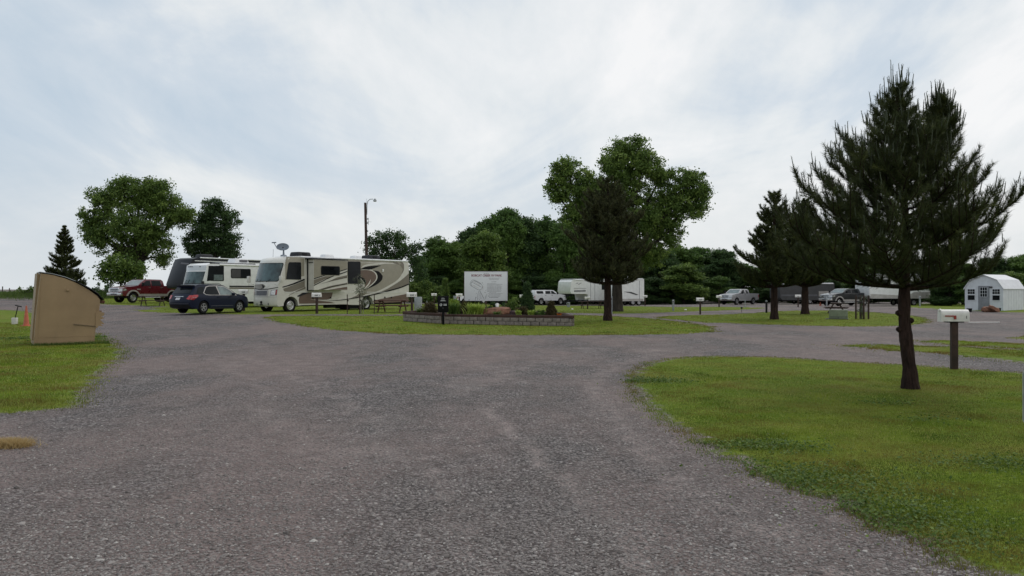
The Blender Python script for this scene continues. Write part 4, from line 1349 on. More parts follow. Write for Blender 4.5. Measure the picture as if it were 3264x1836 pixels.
    sh.front(mb, [(-.1, 1.80), (.14, 1.72), (.12, 1.58), (-.14, 1.50), (.02, 1.62)], xf, 'black_paint', .012)
    sh.front(mb, [(.1, 1.84), (.42, 1.72), (.38, 1.60), (.1, 1.51), (.24, 1.66)], xf, 'cream_paint', .016)
    sh.front(mb, [(-.95, 1.53), (-.3, 1.46), (.4, 1.48), (.98, 1.60), (.98, 1.64), (.4, 1.53), (-.3, 1.51), (-.95, 1.58)], xf, 'black_paint', .02)
    mb.build('body', root, 40)
    # underbody
    u = MB(); u.box((-5.9, 0, .55), (10.6, 2.0, .3), 'plastic_black'); u.box((-6.6, .35, .32), (1.9, 1.2, .35), 'plastic_black'); u.box((-4.2, .75, .34), (.8, .35, .22), 'plastic_black'); u.build('chassis', root)
    g = MB(); sh.front(g, rrect(-.955, .955, 1.99, 3.19, .10), xf, 'plastic_black', .015); sh.front(g, rrect(-.93, .93, 2.03, 3.15, .09), xf, 'glass_green', .03)
    w1 = g.build('windshield', root, 50)
    for f in (-.35, .3):
        wp = MB(); wp.tube([(.74, f * 1.2, 1.95), (.66, f * 1.2 + .25, 2.15)], .012, 'plastic_black', 5); wp.build('wiper', root)
    g = MB(); sh.side(g, P([(655, 440), (815, 442), (822, 460), (822, 690), (812, 697), (615, 690), (608, 675), (625, 560), (640, 460)]), 1, 'glass_dark', .04)
    g.build('window', root)
    g = MB(); sh.side(g, P([(1510, 430), (1680, 432), (1692, 445), (1692, 745), (1682, 757), (1512, 755)]), 1, 'glass_dark', .05)
    g.build('window', root)
    # slide-out
    x0 = ps(1012, 600)[0]; x1 = ps(1503, 600)[0]; z0 = ps(1012, 848)[1]; z1 = ps(1012, 400)[1]; ys = W / 2
    s_ = MB(); s_.box(((x0 + x1) / 2, ys + .25, (z0 + z1) / 2), (abs(x1 - x0), .7, z1 - z0), 'cream_paint')
    fl = Shell(lambda x, z: ys + .6)
    sp = ps.poly
    clampx = lambda P_: [(min(x0 - .01, max(x1 + .01, x)), min(z1 - .02, max(z0 + .02, z))) for x, z in P_]
    Gs = [('tan_paint', [(1012, 395), (1502, 402), (1502, 535), (1400, 565), (1390, 640), (1150, 640), (1012, 672)]),
          ('black_paint', [(1012, 676), (1160, 632), (1190, 634), (1012, 692)]),
          ('taupe_paint', [(1012, 700), (1180, 645), (1290, 645), (1150, 700), (1012, 768)]),
          ('black_paint', [(1012, 775), (1200, 682), (1290, 640), (1320, 640), (1200, 694), (1012, 790)]),
          ('black_paint', [(1396, 566), (1502, 535), (1502, 546), (1396, 580)]),
          ('black_paint', [(1396, 606), (1502, 570), (1502, 584), (1396, 622)]),
          ('taupe_paint', [(1200, 735), (1350, 665), (1502, 630), (1502, 660), (1350, 695)]),
          ('black_paint', [(1100, 762), (1300, 702), (1502, 662), (1502, 668), (1300, 710)]),
          ('taupe_paint', [(1075, 845), (1250, 790), (1502, 742), (1502, 766), (1300, 806), (1160, 846)]),
          ('black_paint', [(1110, 846), (1300, 786), (1502, 752), (1502, 760), (1300, 796), (1140, 846)]),
          ('brown_paint', [(1230, 850), (1360, 822), (1502, 800), (1502, 860)])]
    for k, (m, poly) in enumerate(Gs): fl.side(s_, clampx(sp(poly)), 1, m, off=.003 + .0015 * k, thick=.001)
    so = s_.build('slide_out', root)
    t = MB(); t.box(((x0 + x1) / 2 + .1, ys + .34, z1 + .05), (abs(x1 - x0) + .3, .62, .07), 'black_paint', bev=.01)
    t.box((x0 + .02, ys + .04, (z0 + z1) / 2), (.06, .08, z1 - z0 + .1), 'black_paint'); t.box((x0 + .02, ys + .35, z0 - .03), (.1, .5, .05), 'black_paint')
    t.box((x0 + .03, ys + .36, z1 - .2), (.03, .4, .05), 'black_paint')
    t.build('slide_awning', root)
    wx0, wz1 = ps(1117, 494); wx1, wz0 = ps(1392, 632)
    g = MB(); fl.side(g, rrect(wx1, wx0, wz0, wz1, .1), 1, 'plastic_black', .025); fl.side(g, rrect(wx1 + .04, wx0 - .04, wz0 + .04, wz1 - .04, .08), 1, 'glass_dark', .03); g.build('window', so)
    # roof gear
    roof = MB(); roof.box((-6.4, 0, 3.64), (10.4, 2.5, .05), 'roof_white', bev=.015); roof.tube([(-1.2, W / 2 - .02, 3.60), (-11.5, W / 2 - .02, 3.60)], .06, 'roof_white', 8); roof.build('roof', root)
    for xx in (-1.75, -8.3):
        a = MB(); a.box((xx - .35, .25, 3.82), (1.15, .9, .30), 'ac_dark', bev=.09, taper=.9); a.box((xx - .35, .25, 3.82), (.4, .93, .18), 'plastic_black', bev=.02); a.build('roof_air_conditioner', root)
    for xx, s2 in ((-4.3, .85), (-7.0, .7)):
        a = MB(); a.box((xx, .4, 3.78), (s2, .6, .22), 'roof_white', bev=.07, taper=.85); a.build('roof_vent', root)
    # dish
    d = MB(); dx = -.75
    d.box((dx, .2, 3.70), (.34, .34, .1), 'dish_grey', bev=.02, taper=.7); d.tube([(dx, .2, 3.72), (dx, .2, 4.02)], [.07, .045], 'dish_grey', 8)
    mt = Matrix.Translation((dx + .05, .2, 4.25)) @ Matrix.Rotation(R(22), 4, 'Z') @ Matrix.Rotation(R(72), 4, 'Y') @ Matrix.Rotation(R(-10), 4, 'X')
    V = []; Fc = []; n = 24
    for j, rr_ in enumerate((0, .14, .26, .33)):
        for i in range(n):
            a = 2 * math.pi * i / n
            v = mt @ Vector((rr_ * math.cos(a) * .78, rr_ * math.sin(a) * 1.28, .5 * rr_ * rr_)); V.append(v[:])
    for j in range(3):
        for i in range(n): Fc.append([j * n + i, j * n + (i + 1) % n, (j + 1) * n + (i + 1) % n, (j + 1) * n + i])
    d.add(V, Fc, 'dish_grey')
    d.tube([mt @ Vector((.2, 0, 0)), (dx + .45, .12, 4.12), (dx + .58, -.02, 4.5)], .022, 'dish_grey', 6); d.box((dx + .58, -.04, 4.53), (.1, .36, .07), 'dish_grey', bev=.02)
    d.tube([(dx, .2, 4.0), mt @ Vector((0, 0, 0))], .05, 'plastic_black', 8)
    d.build('satellite_dish', root)
    a = MB(); a.tube([(-.3, -.3, 3.6), (-.34, -.32, 4.1)], .01, 'plastic_black', 5); a.build('antenna', root)
    # lamps, grille, bumper marks
    for sg in (1, -1):
        h = MB(); sh.front(h, [(sg * .60, 1.10), (sg * .96, 1.12), (sg * .97, 1.50), (sg * .62, 1.44)], xf, 'grey_plastic', .012); sh.front(h, [(sg * .63, 1.13), (sg * .88, 1.15), (sg * .88, 1.46), (sg * .65, 1.41)], xf, 'lamp_clear', .025)
        sh.front(h, [(sg * .90, 1.15), (sg * .95, 1.16), (sg * .95, 1.47), (sg * .90, 1.46)], xf, 'lamp_red', .025); h.build('headlight', root)
        m_ = MB(); m_.tube([(.62, sg * 1.05, 1.82), (.75, sg * 1.45, 1.78), (.6, sg * 1.58, 2.0)], .03, 'cream_paint', 6); m_.box((.6, sg * 1.6, 2.14), (.16, .24, .42), 'cream_paint', bev=.05); m_.build('mirror', root)
    g = MB(); sh.front(g, rrect(-.56, .46, 1.06, 1.45, .03), xf, 'silver_trim', .03); sh.front(g, rrect(-.50, .40, 1.11, 1.40, .03), xf, 'grey_plastic', .04); g.build('grille', root)
    b = MB()
    sh.front(b, rrect(-.99, .99, 1.00, 1.03, .01), xf, 'silver_trim', .012)
    q = sh.S(xf(.66), .66, 0); b.lathe([(0, .03), (.09, .03), (.1, 0)], 'black_paint', 'X', 16, c=q); b.box((q[0] + .01, 0, .52), (.02, .28, .06), 'ac_dark')
    for sg in (-.42, .5):
        q = sh.S(xf(.55), .55, sg); b.box((q[0], q[1], .56), (.05, .05, .14), 'grey_plastic')
    b.build('bumper_trim', root)
    for x, du in ((fw, False), (rw, True)):
        for sg in (1, -1): wheel(root, x, sg * (W / 2 - .2), .46, .26, 'dish', du)
    return root


motorhome_tan()


# ------------------------------------------------ white motorhome
def motorhome_white():
    base = 0.33; Z2 = (200, 540, 2.786)
    pl = Plane(661, 58.5, 55, base, 0, Z2); W = 2.5
    root = place('motorhome', 'white motorhome with wraparound windshield parked behind the dark blue car', 'motorhome', pl, W)
    xf = lambda z: float(np.interp(z, [.4, .9, 1.35, 2.65, 3.1, 3.25], [.5, .55, .5, .08, .02, -.3]))
    sh = Shell(lambda x, z: W / 2 - max(0, (x + .2)) ** 1.6 * .3 - max(0, z - 3.0) ** 2 * .6, lambda x, z: .3 * max(0, min(1, (x + .8) / .8)))
    fw, rw = -1.3, -6.4; zt = 3.27
    out = [(-9.6, .8), (-9.6, 3.1), (-9.5, 3.2), (-5, zt), (-1, zt)] + [(xf(z), z) for z in (3.25, 3.1, 2.65, 2.0, 1.35, .9, .5)] + [(.4, .4)] + arch(fw, .44, .54, .42)[::-1] + [(-3, .45)] + arch(rw, .44, .54, .45)[::-1] + [(-8.5, .5)]
    mb = MB(); sh.solid(mb, out, 'white_paint', .4, 14)
    P = pl.poly
    sh.side(mb, P([(1310, 830), (1715, 838), (1715, 845), (1310, 837)]), 1, 'black_paint', .006)
    sh.side(mb, P([(1480, 1032), (1700, 1034), (1700, 1046), (1480, 1044)]), 1, 'black_paint', .006); sh.side(mb, P([(1480, 1047), (1700, 1049), (1700, 1062), (1480, 1060)]), 1, 'taupe_paint', .006)
    sh.front(mb, [(-1, 2.72), (1, 2.72), (.96, 3.15), (-.96, 3.15)], xf, 'cap_white', .006)
    for f in (-.45, -.25, -.05, .6): q = sh.S(xf(3.0), 3.0, f); mb.box((q[0] + .02, q[1], 3.0), (.05, .09, .06), 'dark_grey')
    mb.build('body', root, 40)
    g = MB(); sh.front(g, [(-.97, 1.45), (.97, 1.45), (.985, 2.0), (.965, 2.64), (-.965, 2.64), (-.985, 2.0)], xf, 'glass_green', .02); g.build('windshield', root, 50)
    g = MB(); sh.side(g, P([(1297, 856), (1425, 856), (1430, 862), (1430, 985), (1425, 992), (1283, 990)]), 1, 'glass_dark', .02)
    sh.side(g, P([(1340, 935), (1420, 935), (1420, 985), (1340, 985)]), 1, 'glass_light', .03); g.build('window', root)
    wx0, wz1 = pl(1493, 880); wx1, wz0 = pl(1668, 968)
    g = MB(); sh.side(g, rrect(wx1, wx0, wz0, wz1, .1), 1, 'plastic_black', .02); sh.side(g, rrect(wx1 + .05, (wx0 + wx1) / 2, wz0 + .05, wz1 - .05, .05), 1, 'glass_dark', .026); sh.side(g, rrect((wx0 + wx1) / 2 + .04, wx0 - .05, wz0 + .05, wz1 - .05, .05), 1, 'dark_grey', .026); g.build('window', root)
    r_ = MB(); r_.box((-5.3, 0, 3.3), (8, 2.3, .05), 'roof_white', bev=.01); r_.tube([(-1.0, W / 2, 3.16), (-9.3, W / 2, 3.16)], .075, 'white_paint', 8); r_.build('roof', root)
    a = MB(); a.box((-3.3, .3, 3.5), (1.3, 1.0, .36), 'roof_white', bev=.1, taper=.85); a.box((-3.4, .82, 3.5), (.7, .04, .16), 'grey_plastic', Matrix.Rotation(R(4), 4, 'X')); a.build('roof_air_conditioner', root)
    m_ = MB(); m_.tube([(.4, 1.1, 1.9), (.55, 1.45, 1.9)], .025, 'plastic_black', 6); m_.box((.55, 1.5, 1.75), (.14, .2, .4), 'plastic_black', bev=.04); m_.build('mirror', root)
    for f in (-.5, -.2, .3):
        w = MB(); w.tube([(.78, f * 1.2, 1.42), (.62, f * 1.2 + .25, 2.05)], .018, 'plastic_black', 5); w.build('wiper', root)
    c = MB(); c.box((-3, 0, .5), (6, 2, .3), 'plastic_black'); c.build('chassis', root)
    for sg in (1, -1):
        h = MB(); sh.front(h, [(sg * .65, .85), (sg * .95, .85), (sg * .95, 1.1), (sg * .65, 1.05)], xf, 'lamp_clear', .02); h.build('headlight', root)
        for x in (fw, rw): wheel(root, x, sg * (W / 2 - .2), .44, .26, 'dish')


motorhome_white()


# ------------------------------------------------ black covered fifth wheel
def black_trailer():
    base = 0.35; W = 2.5
    pl = Plane(600, 67, 55, base, 0, (200, 540, 2.786))
    root = place('fifth_wheel_trailer', 'tall black-fronted fifth wheel trailer behind the white motorhome', 'trailer', pl, W)
    sh = Shell(lambda x, z: W / 2 - max(0, x + .2) ** 1.5 * .12, lambda x, z: .25 * max(0, min(1, (x + 1.2) / 1.2)))
    out = [(-11, .9), (-11, 3.85), (-4, 3.95), (-.9, 3.98), (-.4, 3.85), (.0, 2.9), (.45, 1.75), (.35, 1.45), (-.4, 1.35), (-2.6, 1.45), (-3.0, .8)]
    mb = MB(); sh.solid(mb, out, 'black_cover', .5)
    sh.side(mb, [(-10.9, 3.62), (-.6, 3.68), (-.6, 3.74), (-10.9, 3.68)], 1, 'white_paint', .01); sh.side(mb, [(-10.9, 3.42), (-1.2, 3.48), (-1.2, 3.52), (-10.9, 3.46)], 1, 'silver_trim', .01)
    xf = lambda z: float(np.interp(z, [1.75, 2.9, 3.85], [.45, .0, -.4]))
    sh.front(mb, [(.1, 3.45), (.85, 3.38), (.86, 3.5), (.1, 3.58)], xf, 'grey_plastic', .01)
    mb.build('body', root, 40)
    r_ = MB(); r_.box((-6, 0, 3.97), (9.5, 2.3, .05), 'roof_white'); r_.tube([(-1.1, W / 2, 3.98), (-10.8, W / 2, 3.9)], .05, 'roof_white', 6); r_.build('roof', root)
    a = MB(); a.box((-2.2, .2, 4.16), (1.3, .95, .30), 'ac_dark', bev=.1, taper=.85); a.build('roof_air_conditioner', root)
    for x in (-7, -7.95):
        for sg in (1, -1): wheel(root, x, sg * (W / 2 - .2), .4, .22, 'steel')
    l = MB()
    for sg in (1, -1): l.box((-2.3, sg * .95, .72), (.1, .1, 1.5), 'dark_grey')
    l.build('landing_leg', root)


black_trailer()


# ------------------------------------------------ blue car
def blue_car():
    L, W = 4.78, 1.86; base = .27
    pl = Plane(607, 47, 64, base)
    root = place('parked_car', 'dark navy blue crossover car seen from behind, parked before the motorhomes', 'car', pl, W, False, L); root.scale = (1, 1, 1.035)
    X = lambda x: x - L
    def hw(x, z):
        u = x + L
        h = W / 2 - .02 * abs(z - .7) ** 1.5 - max(0, z - .98) * .36
        h -= max(0, .55 - u) ** 2 * .45 + max(0, u - 4.1) ** 2 * .45
        return h
    bulge = lambda x, z: -.14 * max(0, min(1, (.7 - (x + L)) / .6)) + .16 * max(0, min(1, (x + .9) / .8))
    sh = Shell(hw, bulge); fw, rw = X(3.86), X(1.02)
    out = [(X(.12), .36), (X(.02), .55), (X(.04), .82), (X(.16), .98), (X(.26), 1.16), (X(.55), 1.50), (X(.52), 1.58), (X(.8), 1.645), (X(1.5), 1.68), (X(2.3), 1.665), (X(2.75), 1.60), (X(3.15), 1.40), (X(3.62), 1.12), (X(4.1), 1.04),
           (X(4.5), .93), (X(4.7), .8), (X(4.78), .62), (X(4.76), .36), (X(4.6), .27)] + arch(fw, .35, .42, .26)[::-1] + arch(rw, .35, .42, .26)[::-1] + [(X(.4), .28)]
    mb = MB(); sh.solid(mb, out, 'navy_paint', .16, 8)
    for sg in (1, -1):
        sh.side(mb, [(fw - .5, .24), (rw + .5, .24), (rw + .5, .33), (fw - .5, .33)], sg, 'plastic_black', .012, .2)
        sh.side(mb, [(fw - .55, .42), (rw + .55, .42), (rw + .55, .44), (fw - .55, .44)], sg, 'grey_plastic', .006, .2)
        for xx in (X(2.05), X(2.95)): sh.side(mb, [(xx, .35), (xx + .012, .35), (xx + .012, 1.0), (xx, 1.0)], sg, 'plastic_black', .002, .1)
    xr = lambda z: float(np.interp(z, [.36, .55, .82, .98, 1.16, 1.50, 1.58], [X(.12), X(.02), X(.04), X(.16), X(.26), X(.55), X(.52)]))
    sh.front(mb, [(-.95, .34), (.95, .34), (.97, .52), (-.97, .52)], xr, 'plastic_black', .01, (.2, .1), -1)
    sh.front(mb, [(-.96, .56), (.96, .56), (.96, .575), (-.96, .575)], xr, 'grey_plastic', .008, (.2, .1), -1)
    mb.build('body', root, 50)
    g = MB()
    for sg in (1, -1):
        sh.side(g, [(X(.95), 1.10), (X(1.55), 1.055), (X(1.95), 1.05), (X(3.5), 1.05), (X(3.1), 1.36), (X(2.7), 1.53), (X(2.2), 1.575), (X(1.6), 1.56), (X(1.35), 1.50), (X(1.15), 1.3)], sg, 'glass_dark', .006, .15) if False else None
    for sg in (1, -1):
        a = MB(); sh.side(a, [(X(1.02), 1.17), (X(1.18), 1.06), (X(1.45), 1.04), (X(3.62), 1.02), (X(3.52), 1.12), (X(3.15), 1.38), (X(2.75), 1.555), (X(2.2), 1.60), (X(1.55), 1.585), (X(1.32), 1.53)], sg, 'silver_trim', .008, .12)
        sh.side(a, [(X(1.08), 1.18), (X(1.22), 1.09), (X(1.5), 1.07), (X(2.22), 1.065), (X(2.1), 1.565), (X(1.58), 1.55), (X(1.37), 1.5)], sg, 'glass_dark', .016, .12)
        sh.side(a, [(X(2.30), 1.065), (X(3.48), 1.055), (X(3.1), 1.35), (X(2.74), 1.52), (X(2.2), 1.565)], sg, 'glass_light' if sg < 0 else 'glass_dark', .016, .12)
        a.build('side_window', root, 50)
        a = MB(); sh.side(a, [(X(.50), 1.13), (X(.95), 1.10), (X(1.18), 1.50), (X(1.0), 1.52), (X(.72), 1.48)], sg, 'glass_dark', .008, .15); a.build('rear_quarter_window', root, 50)
        a = MB(); sh.side(a, [(X(.05), .80), (X(.26), .78), (X(.56), .98), (X(.60), 1.07), (X(.30), 1.07), (X(.17), 1.03)], sg, 'lamp_red', .02, .12)
        sh.front(a, [(sg * .76, .84), (sg * 1.0, .80), (sg * 1.0, 1.06), (sg * .80, 1.04)], xr, 'lamp_red', .02, (.1, .1), -1)
        sh.side(a, [(X(.22), .90), (X(.42), .91), (X(.44), .93), (X(.22), .92)], sg, 'lamp_clear', .026, .12); a.build('tail_light', root, 50)
        a = MB(); a.box((X(3.28), sg * (hw(X(3.3), 1.1) + .1), 1.1), (.14, .2, .15), 'navy_paint', bev=.04); a.build('mirror', root)
        a = MB(); sh.front(a, [(sg * .6, .68), (sg * .95, .74), (sg * .95, .86), (sg * .65, .8)], lambda z: float(np.interp(z, [.62, .8, .93], [X(4.78), X(4.7), X(4.5)])), 'lamp_clear', .02, (.1, .1)); a.build('headlight', root)
        a = MB(); a.tube([(X(.95), sg * .62, 1.68), (X(1.1), sg * .63, 1.72), (X(2.4), sg * .63, 1.72), (X(2.6), sg * .62, 1.66)], .016, 'plastic_black', 6); a.build('roof_rail', root)
        for xx in (X(2.12), X(3.02)):
            a = MB(); q = sh.S(xx, .93, sg); a.box((xx, q[1] + sg * .02, .93), (.2, .035, .035), 'navy_paint', bev=.01); a.build('door_handle', root)
    a = MB(); sh.front(a, [(-.82, 1.14), (.82, 1.14), (.80, 1.46), (-.80, 1.46)], xr, 'glass_dark', .012, (.2, .1), -1); a.build('rear_window', root, 50)
    a = MB(); a.box((X(.50), 0, 1.60), (.32, 1.18, .035), 'plastic_black', bev=.012); a.build('spoiler', root)
    a = MB(); sh.front(a, [(-.42, .96), (.42, .96), (.40, .99), (-.40, .99)], xr, 'chrome', .03, (.2, .1), -1); a.build('chrome_bar', root)
    a = MB(); sh.front(a, [(-.2, .78), (.2, .78), (.2, .91), (-.2, .91)], xr, 'plate', .02, (.2, .1), -1); a.build('license_plate', root)
    a = MB(); sh.front(a, [(-.9, 1.14), (.9, 1.14), (.84, 1.58), (-.84, 1.58)], lambda z: float(np.interp(z, [1.12, 1.40, 1.60], [X(3.62), X(3.15), X(2.75)])), 'glass_dark', .012, (.2, .12)); a.build('windshield', root, 50)
    a = MB(); a.box((X(2.4), 0, .34), (3.9, 1.5, .16), 'plastic_black'); a.build('underbody', root)
    for x in (fw, rw):
        for sg in (1, -1): wheel(root, x, sg * (W / 2 - .13), .36, .23, 'spoke')


blue_car()


# ------------------------------------------------ pickups
def pickup(label, pl_, paint, forward_back=True, L=5.9, W=2.0, H=1.93, cab='crew', topper=False, flare=None, group=None, lift=0.0, front_glass='glass_light', dual=False, lamp='lamp_clear', name='pickup_truck'):
    root = place(name, label, 'pickup truck', pl_, W, forward_back, L, group=group)
    z0 = .52 + lift; r = .41 + lift * .3
    cr = -3.95 if cab == 'crew' else -3.6          # rear of cab
    fw, rw = -.98, -(L - 1.22)
    belt = 1.32 + lift; top = H
    def hw(x, z):
        h = W / 2 - .015 - max(0, z - belt) * .30 - max(0, .75 + lift - z) * .05
        h -= max(0, x + .45) ** 2 * .35
        return h
    bulge = lambda x, z: .16 * max(0, min(1, (x + .8) / .7))
    sh = Shell(hw, bulge)
    xf = lambda z: float(np.interp(z, [.5, .75, 1.15 + lift, 1.22 + lift], [0, .0, -.04, -.14]))
    bedtop = belt + .02
    if topper: tail = [(-L + .04, belt), (-L + .25, top - .08), (-L + .45, top), (cr, top)]
    else: tail = [(-L + .02, bedtop), (cr - .08, bedtop), (cr - .02, top - .14), (cr + .16, top - .02)]
    out = [(-L, z0 + .12), (-L - .02, .8)] + tail + [(-2.6, top), (-2.15, top - .05), (-1.45, belt + .06), (-1.2, belt + .02), (-.5, belt - .06), (-.16, belt - .12)] + [(xf(1.15 + lift), 1.12 + lift), (0, .8 + lift * .6), (0, .6 + lift), (-.1, .5 + lift)] + \
        arch(fw, r, r + .09, z0 - .05)[::-1] + arch(rw, r, r + .09, z0 - .05)[::-1]
    mb = MB(); sh.solid(mb, out, paint, .22, 6)
    if not topper: mb.box(((cr - L) / 2 - .05, 0, bedtop + .012), (L + cr - .25, W - .3, .02), 'plastic_black')
    for sg in (1, -1):
        for xx in ((-1.55, -2.75, cr + .03) if cab == 'crew' else (-1.6, -2.85, cr + .03)): sh.side(mb, [(xx, z0 + .05), (xx + .018, z0 + .05), (xx + .018, belt), (xx, belt)], sg, 'plastic_black', .002, .2)
    mb.build('body', root, 45)
    a = MB(); sh.front(a, [(-.9, belt + .08), (.9, belt + .08), (.84, top - .09), (-.84, top - .09)], lambda z: float(np.interp(z, [belt + .06, top - .05], [-1.45, -2.15])), front_glass, .012, (.2, .15)); a.build('windshield', root, 50)
    for sg in (1, -1):
        a = MB(); sh.side(a, [(-1.78, belt + .04), (-2.68, belt + .04), (-2.68, top - .12), (-2.3, top - .13)], sg, 'glass_dark', .01, .2); a.build('side_window', root, 50)
        a = MB()
        if cab == 'crew': sh.side(a, [(-2.80, belt + .04), (cr + .22, belt + .04), (cr + .28, top - .13), (-2.80, top - .12)], sg, 'glass_dark', .01, .2)
        else: sh.side(a, [(-2.95, belt + .05), (cr + .1, belt + .05), (cr + .2, top - .15), (-2.95, top - .14)], sg, 'glass_dark', .01, .2)
        a.build('side_window', root, 50)
        if topper:
            a = MB(); sh.side(a, rrect(-L + .42, cr - .14, belt + .08, top - .14, .08), sg, 'glass_dark', .012, .2); a.build('topper_window', root, 50)
        a = MB(); a.tube([(-1.75, sg * (W / 2 - .05), belt + .06), (-1.72, sg * (W / 2 + .16), belt + .06)], .025, 'plastic_black', 6); a.box((-1.75, sg * (W / 2 + .2), belt + .16), (.12, .2, .3), 'plastic_black', bev=.04); a.build('mirror', root)
        a = MB(); sh.front(a, [(sg * .62, .88 + lift * .8), (sg * .99, .9 + lift * .8), (sg * .99, 1.12 + lift), (sg * .62, 1.1 + lift)], xf, lamp, .02, (.12, .12))
        sh.side(a, [(-.06, .92 + lift * .8), (-.34, .98 + lift), (-.30, 1.1 + lift), (-.12, 1.12 + lift)], sg, lamp, .012, .15); a.build('headlight', root, 50)
        a = MB(); sh.side(a, [(-L + .01, .85), (-L + .12, .85), (-L + .12, 1.2), (-L + .01, 1.2)], sg, 'lamp_red', .01, .2); a.build('tail_light', root, 50)
        for xx in ((-2.55, -3.75) if cab == 'crew' else (-2.7,)):
            a = MB(); q = sh.S(xx, belt - .13, sg); a.box((xx, q[1] + sg * .02, belt - .13), (.2, .04, .045), 'chrome' if paint == 'red_paint' else 'plastic_black', bev=.01); a.build('door_handle', root)
        if flare:
            a = MB()
            for cx in (fw, rw):
                o_ = arch(cx, r, r + .22, z0 - .02, 12); i_ = arch(cx, r, r + .10, z0 - .02, 12)
                sh.side(a, o_ + i_[::-1], sg, flare, .05, .3, .06)
            sh.side(a, [(fw - .5, z0 - .05), (rw + .5, z0 - .05), (rw + .5, z0 + .14), (fw - .5, z0 + .14)], sg, flare, .012, .2)
            a.build('wheel_flare', root, 40)
            a = MB(); a.tube([(fw - .6, sg * (W / 2 + .06), z0 - .16), (rw + .9, sg * (W / 2 + .06), z0 - .16)], .045, 'chrome', 8); a.build('side_step', root)
    g = MB(); sh.front(g, rrect(-.60, .60, .82 + lift * .8, 1.17 + lift, .05), xf, 'chrome' if flare or paint == 'silver_paint' else paint, .03, (.2, .15))
    for zz in (0, 1):
        for f0 in (-.54, .02): sh.front(g, rrect(f0, f0 + .52, .87 + lift * .8 + zz * .15, .98 + lift * .8 + zz * .15, .02), xf, 'dark_grey', .045, (.2, .15))
    g.build('grille', root, 50)
    b = MB(); b.box((.06, 0, .66 + lift * .8), (.2, W * .93, .25), 'chrome' if flare or paint == 'silver_paint' else paint, bev=.05); b.box((.165, 0, .66 + lift * .8), (.02, W * .4, .1), 'dark_grey')
    if paint in ('silver_paint', 'red_paint'):
        for sg in (1, -1): b.box((.165, sg * W * .34, .64 + lift), (.02, .16, .1), 'lamp_clear')
    b.build('front_bumper', root)
    b = MB(); b.box((-L - .06, 0, .62 + lift * .6), (.14, W * .93, .2), 'chrome', bev=.03); b.build('rear_bumper', root)
    u = MB(); u.box((-L / 2, 0, .5 + lift * .8), (L * .9, W * .6, .2), 'plastic_black'); u.box((fw, 0, r), (.12, W * .8, .12), 'plastic_black'); u.box((rw, 0, r), (.14, W * .8, .14), 'plastic_black'); u.build('chassis', root)
    if flare and paint == 'red_paint':
        b = MB(); b.box((-1.5, sh.S(-1.5, 1.18, 1)[1] + .01, 1.14), (.34, .02, .09), 'silver_trim'); b.build('door_badge', root)
    for x in (fw, rw):
        for sg in (1, -1): wheel(root, x, sg * (W / 2 - .14), r, .27, 'dish' if flare or paint == 'truck_white' else 'spoke', dual and x == rw)
    return root


pickup('red crew cab pickup truck with silver wheel flares and chrome grille', Plane(392, 68, 61, .56), 'red_paint', flare='silver_trim', lift=.08, H=2.0, L=6.1, dual=True)
pickup('silver pickup truck facing the camera at the edge of the woods', Plane(2335, 98, 41.6, base_at(2360, 98)), 'silver_paint', cab='ext', L=5.8, H=1.9)
# white truck with a topper: nose to the right
pl = Plane(1704, 107, 40, base_at(1750, 107)); pickup('white crew cab pickup with a topper, nose to the right behind the garden bed', pl, 'truck_white', False, L=5.7, H=1.98, topper=True, lift=.1)
pl = Plane(1434, 106, 24, base_at(1450, 106)); pickup('white pickup half hidden behind the left edge of the white sign', pl, 'truck_white', False, L=5.6, H=1.85, cab='ext').scale = (.8, .8, .76)
pl = Plane(2655, 88, 24, base_at(2680, 88)); pickup('dark pickup with pale wheel flares behind the picnic table under the pines', pl, 'dark_paint', True, L=5.8, H=1.9, flare='silver_trim', lift=.05)
pl = Plane(1780, 111, 20, base_at(1800, 111)); pickup('black pickup hitched in front of the white fifth wheel trailer', pl, 'dark_paint', True, L=5.8, H=1.9)


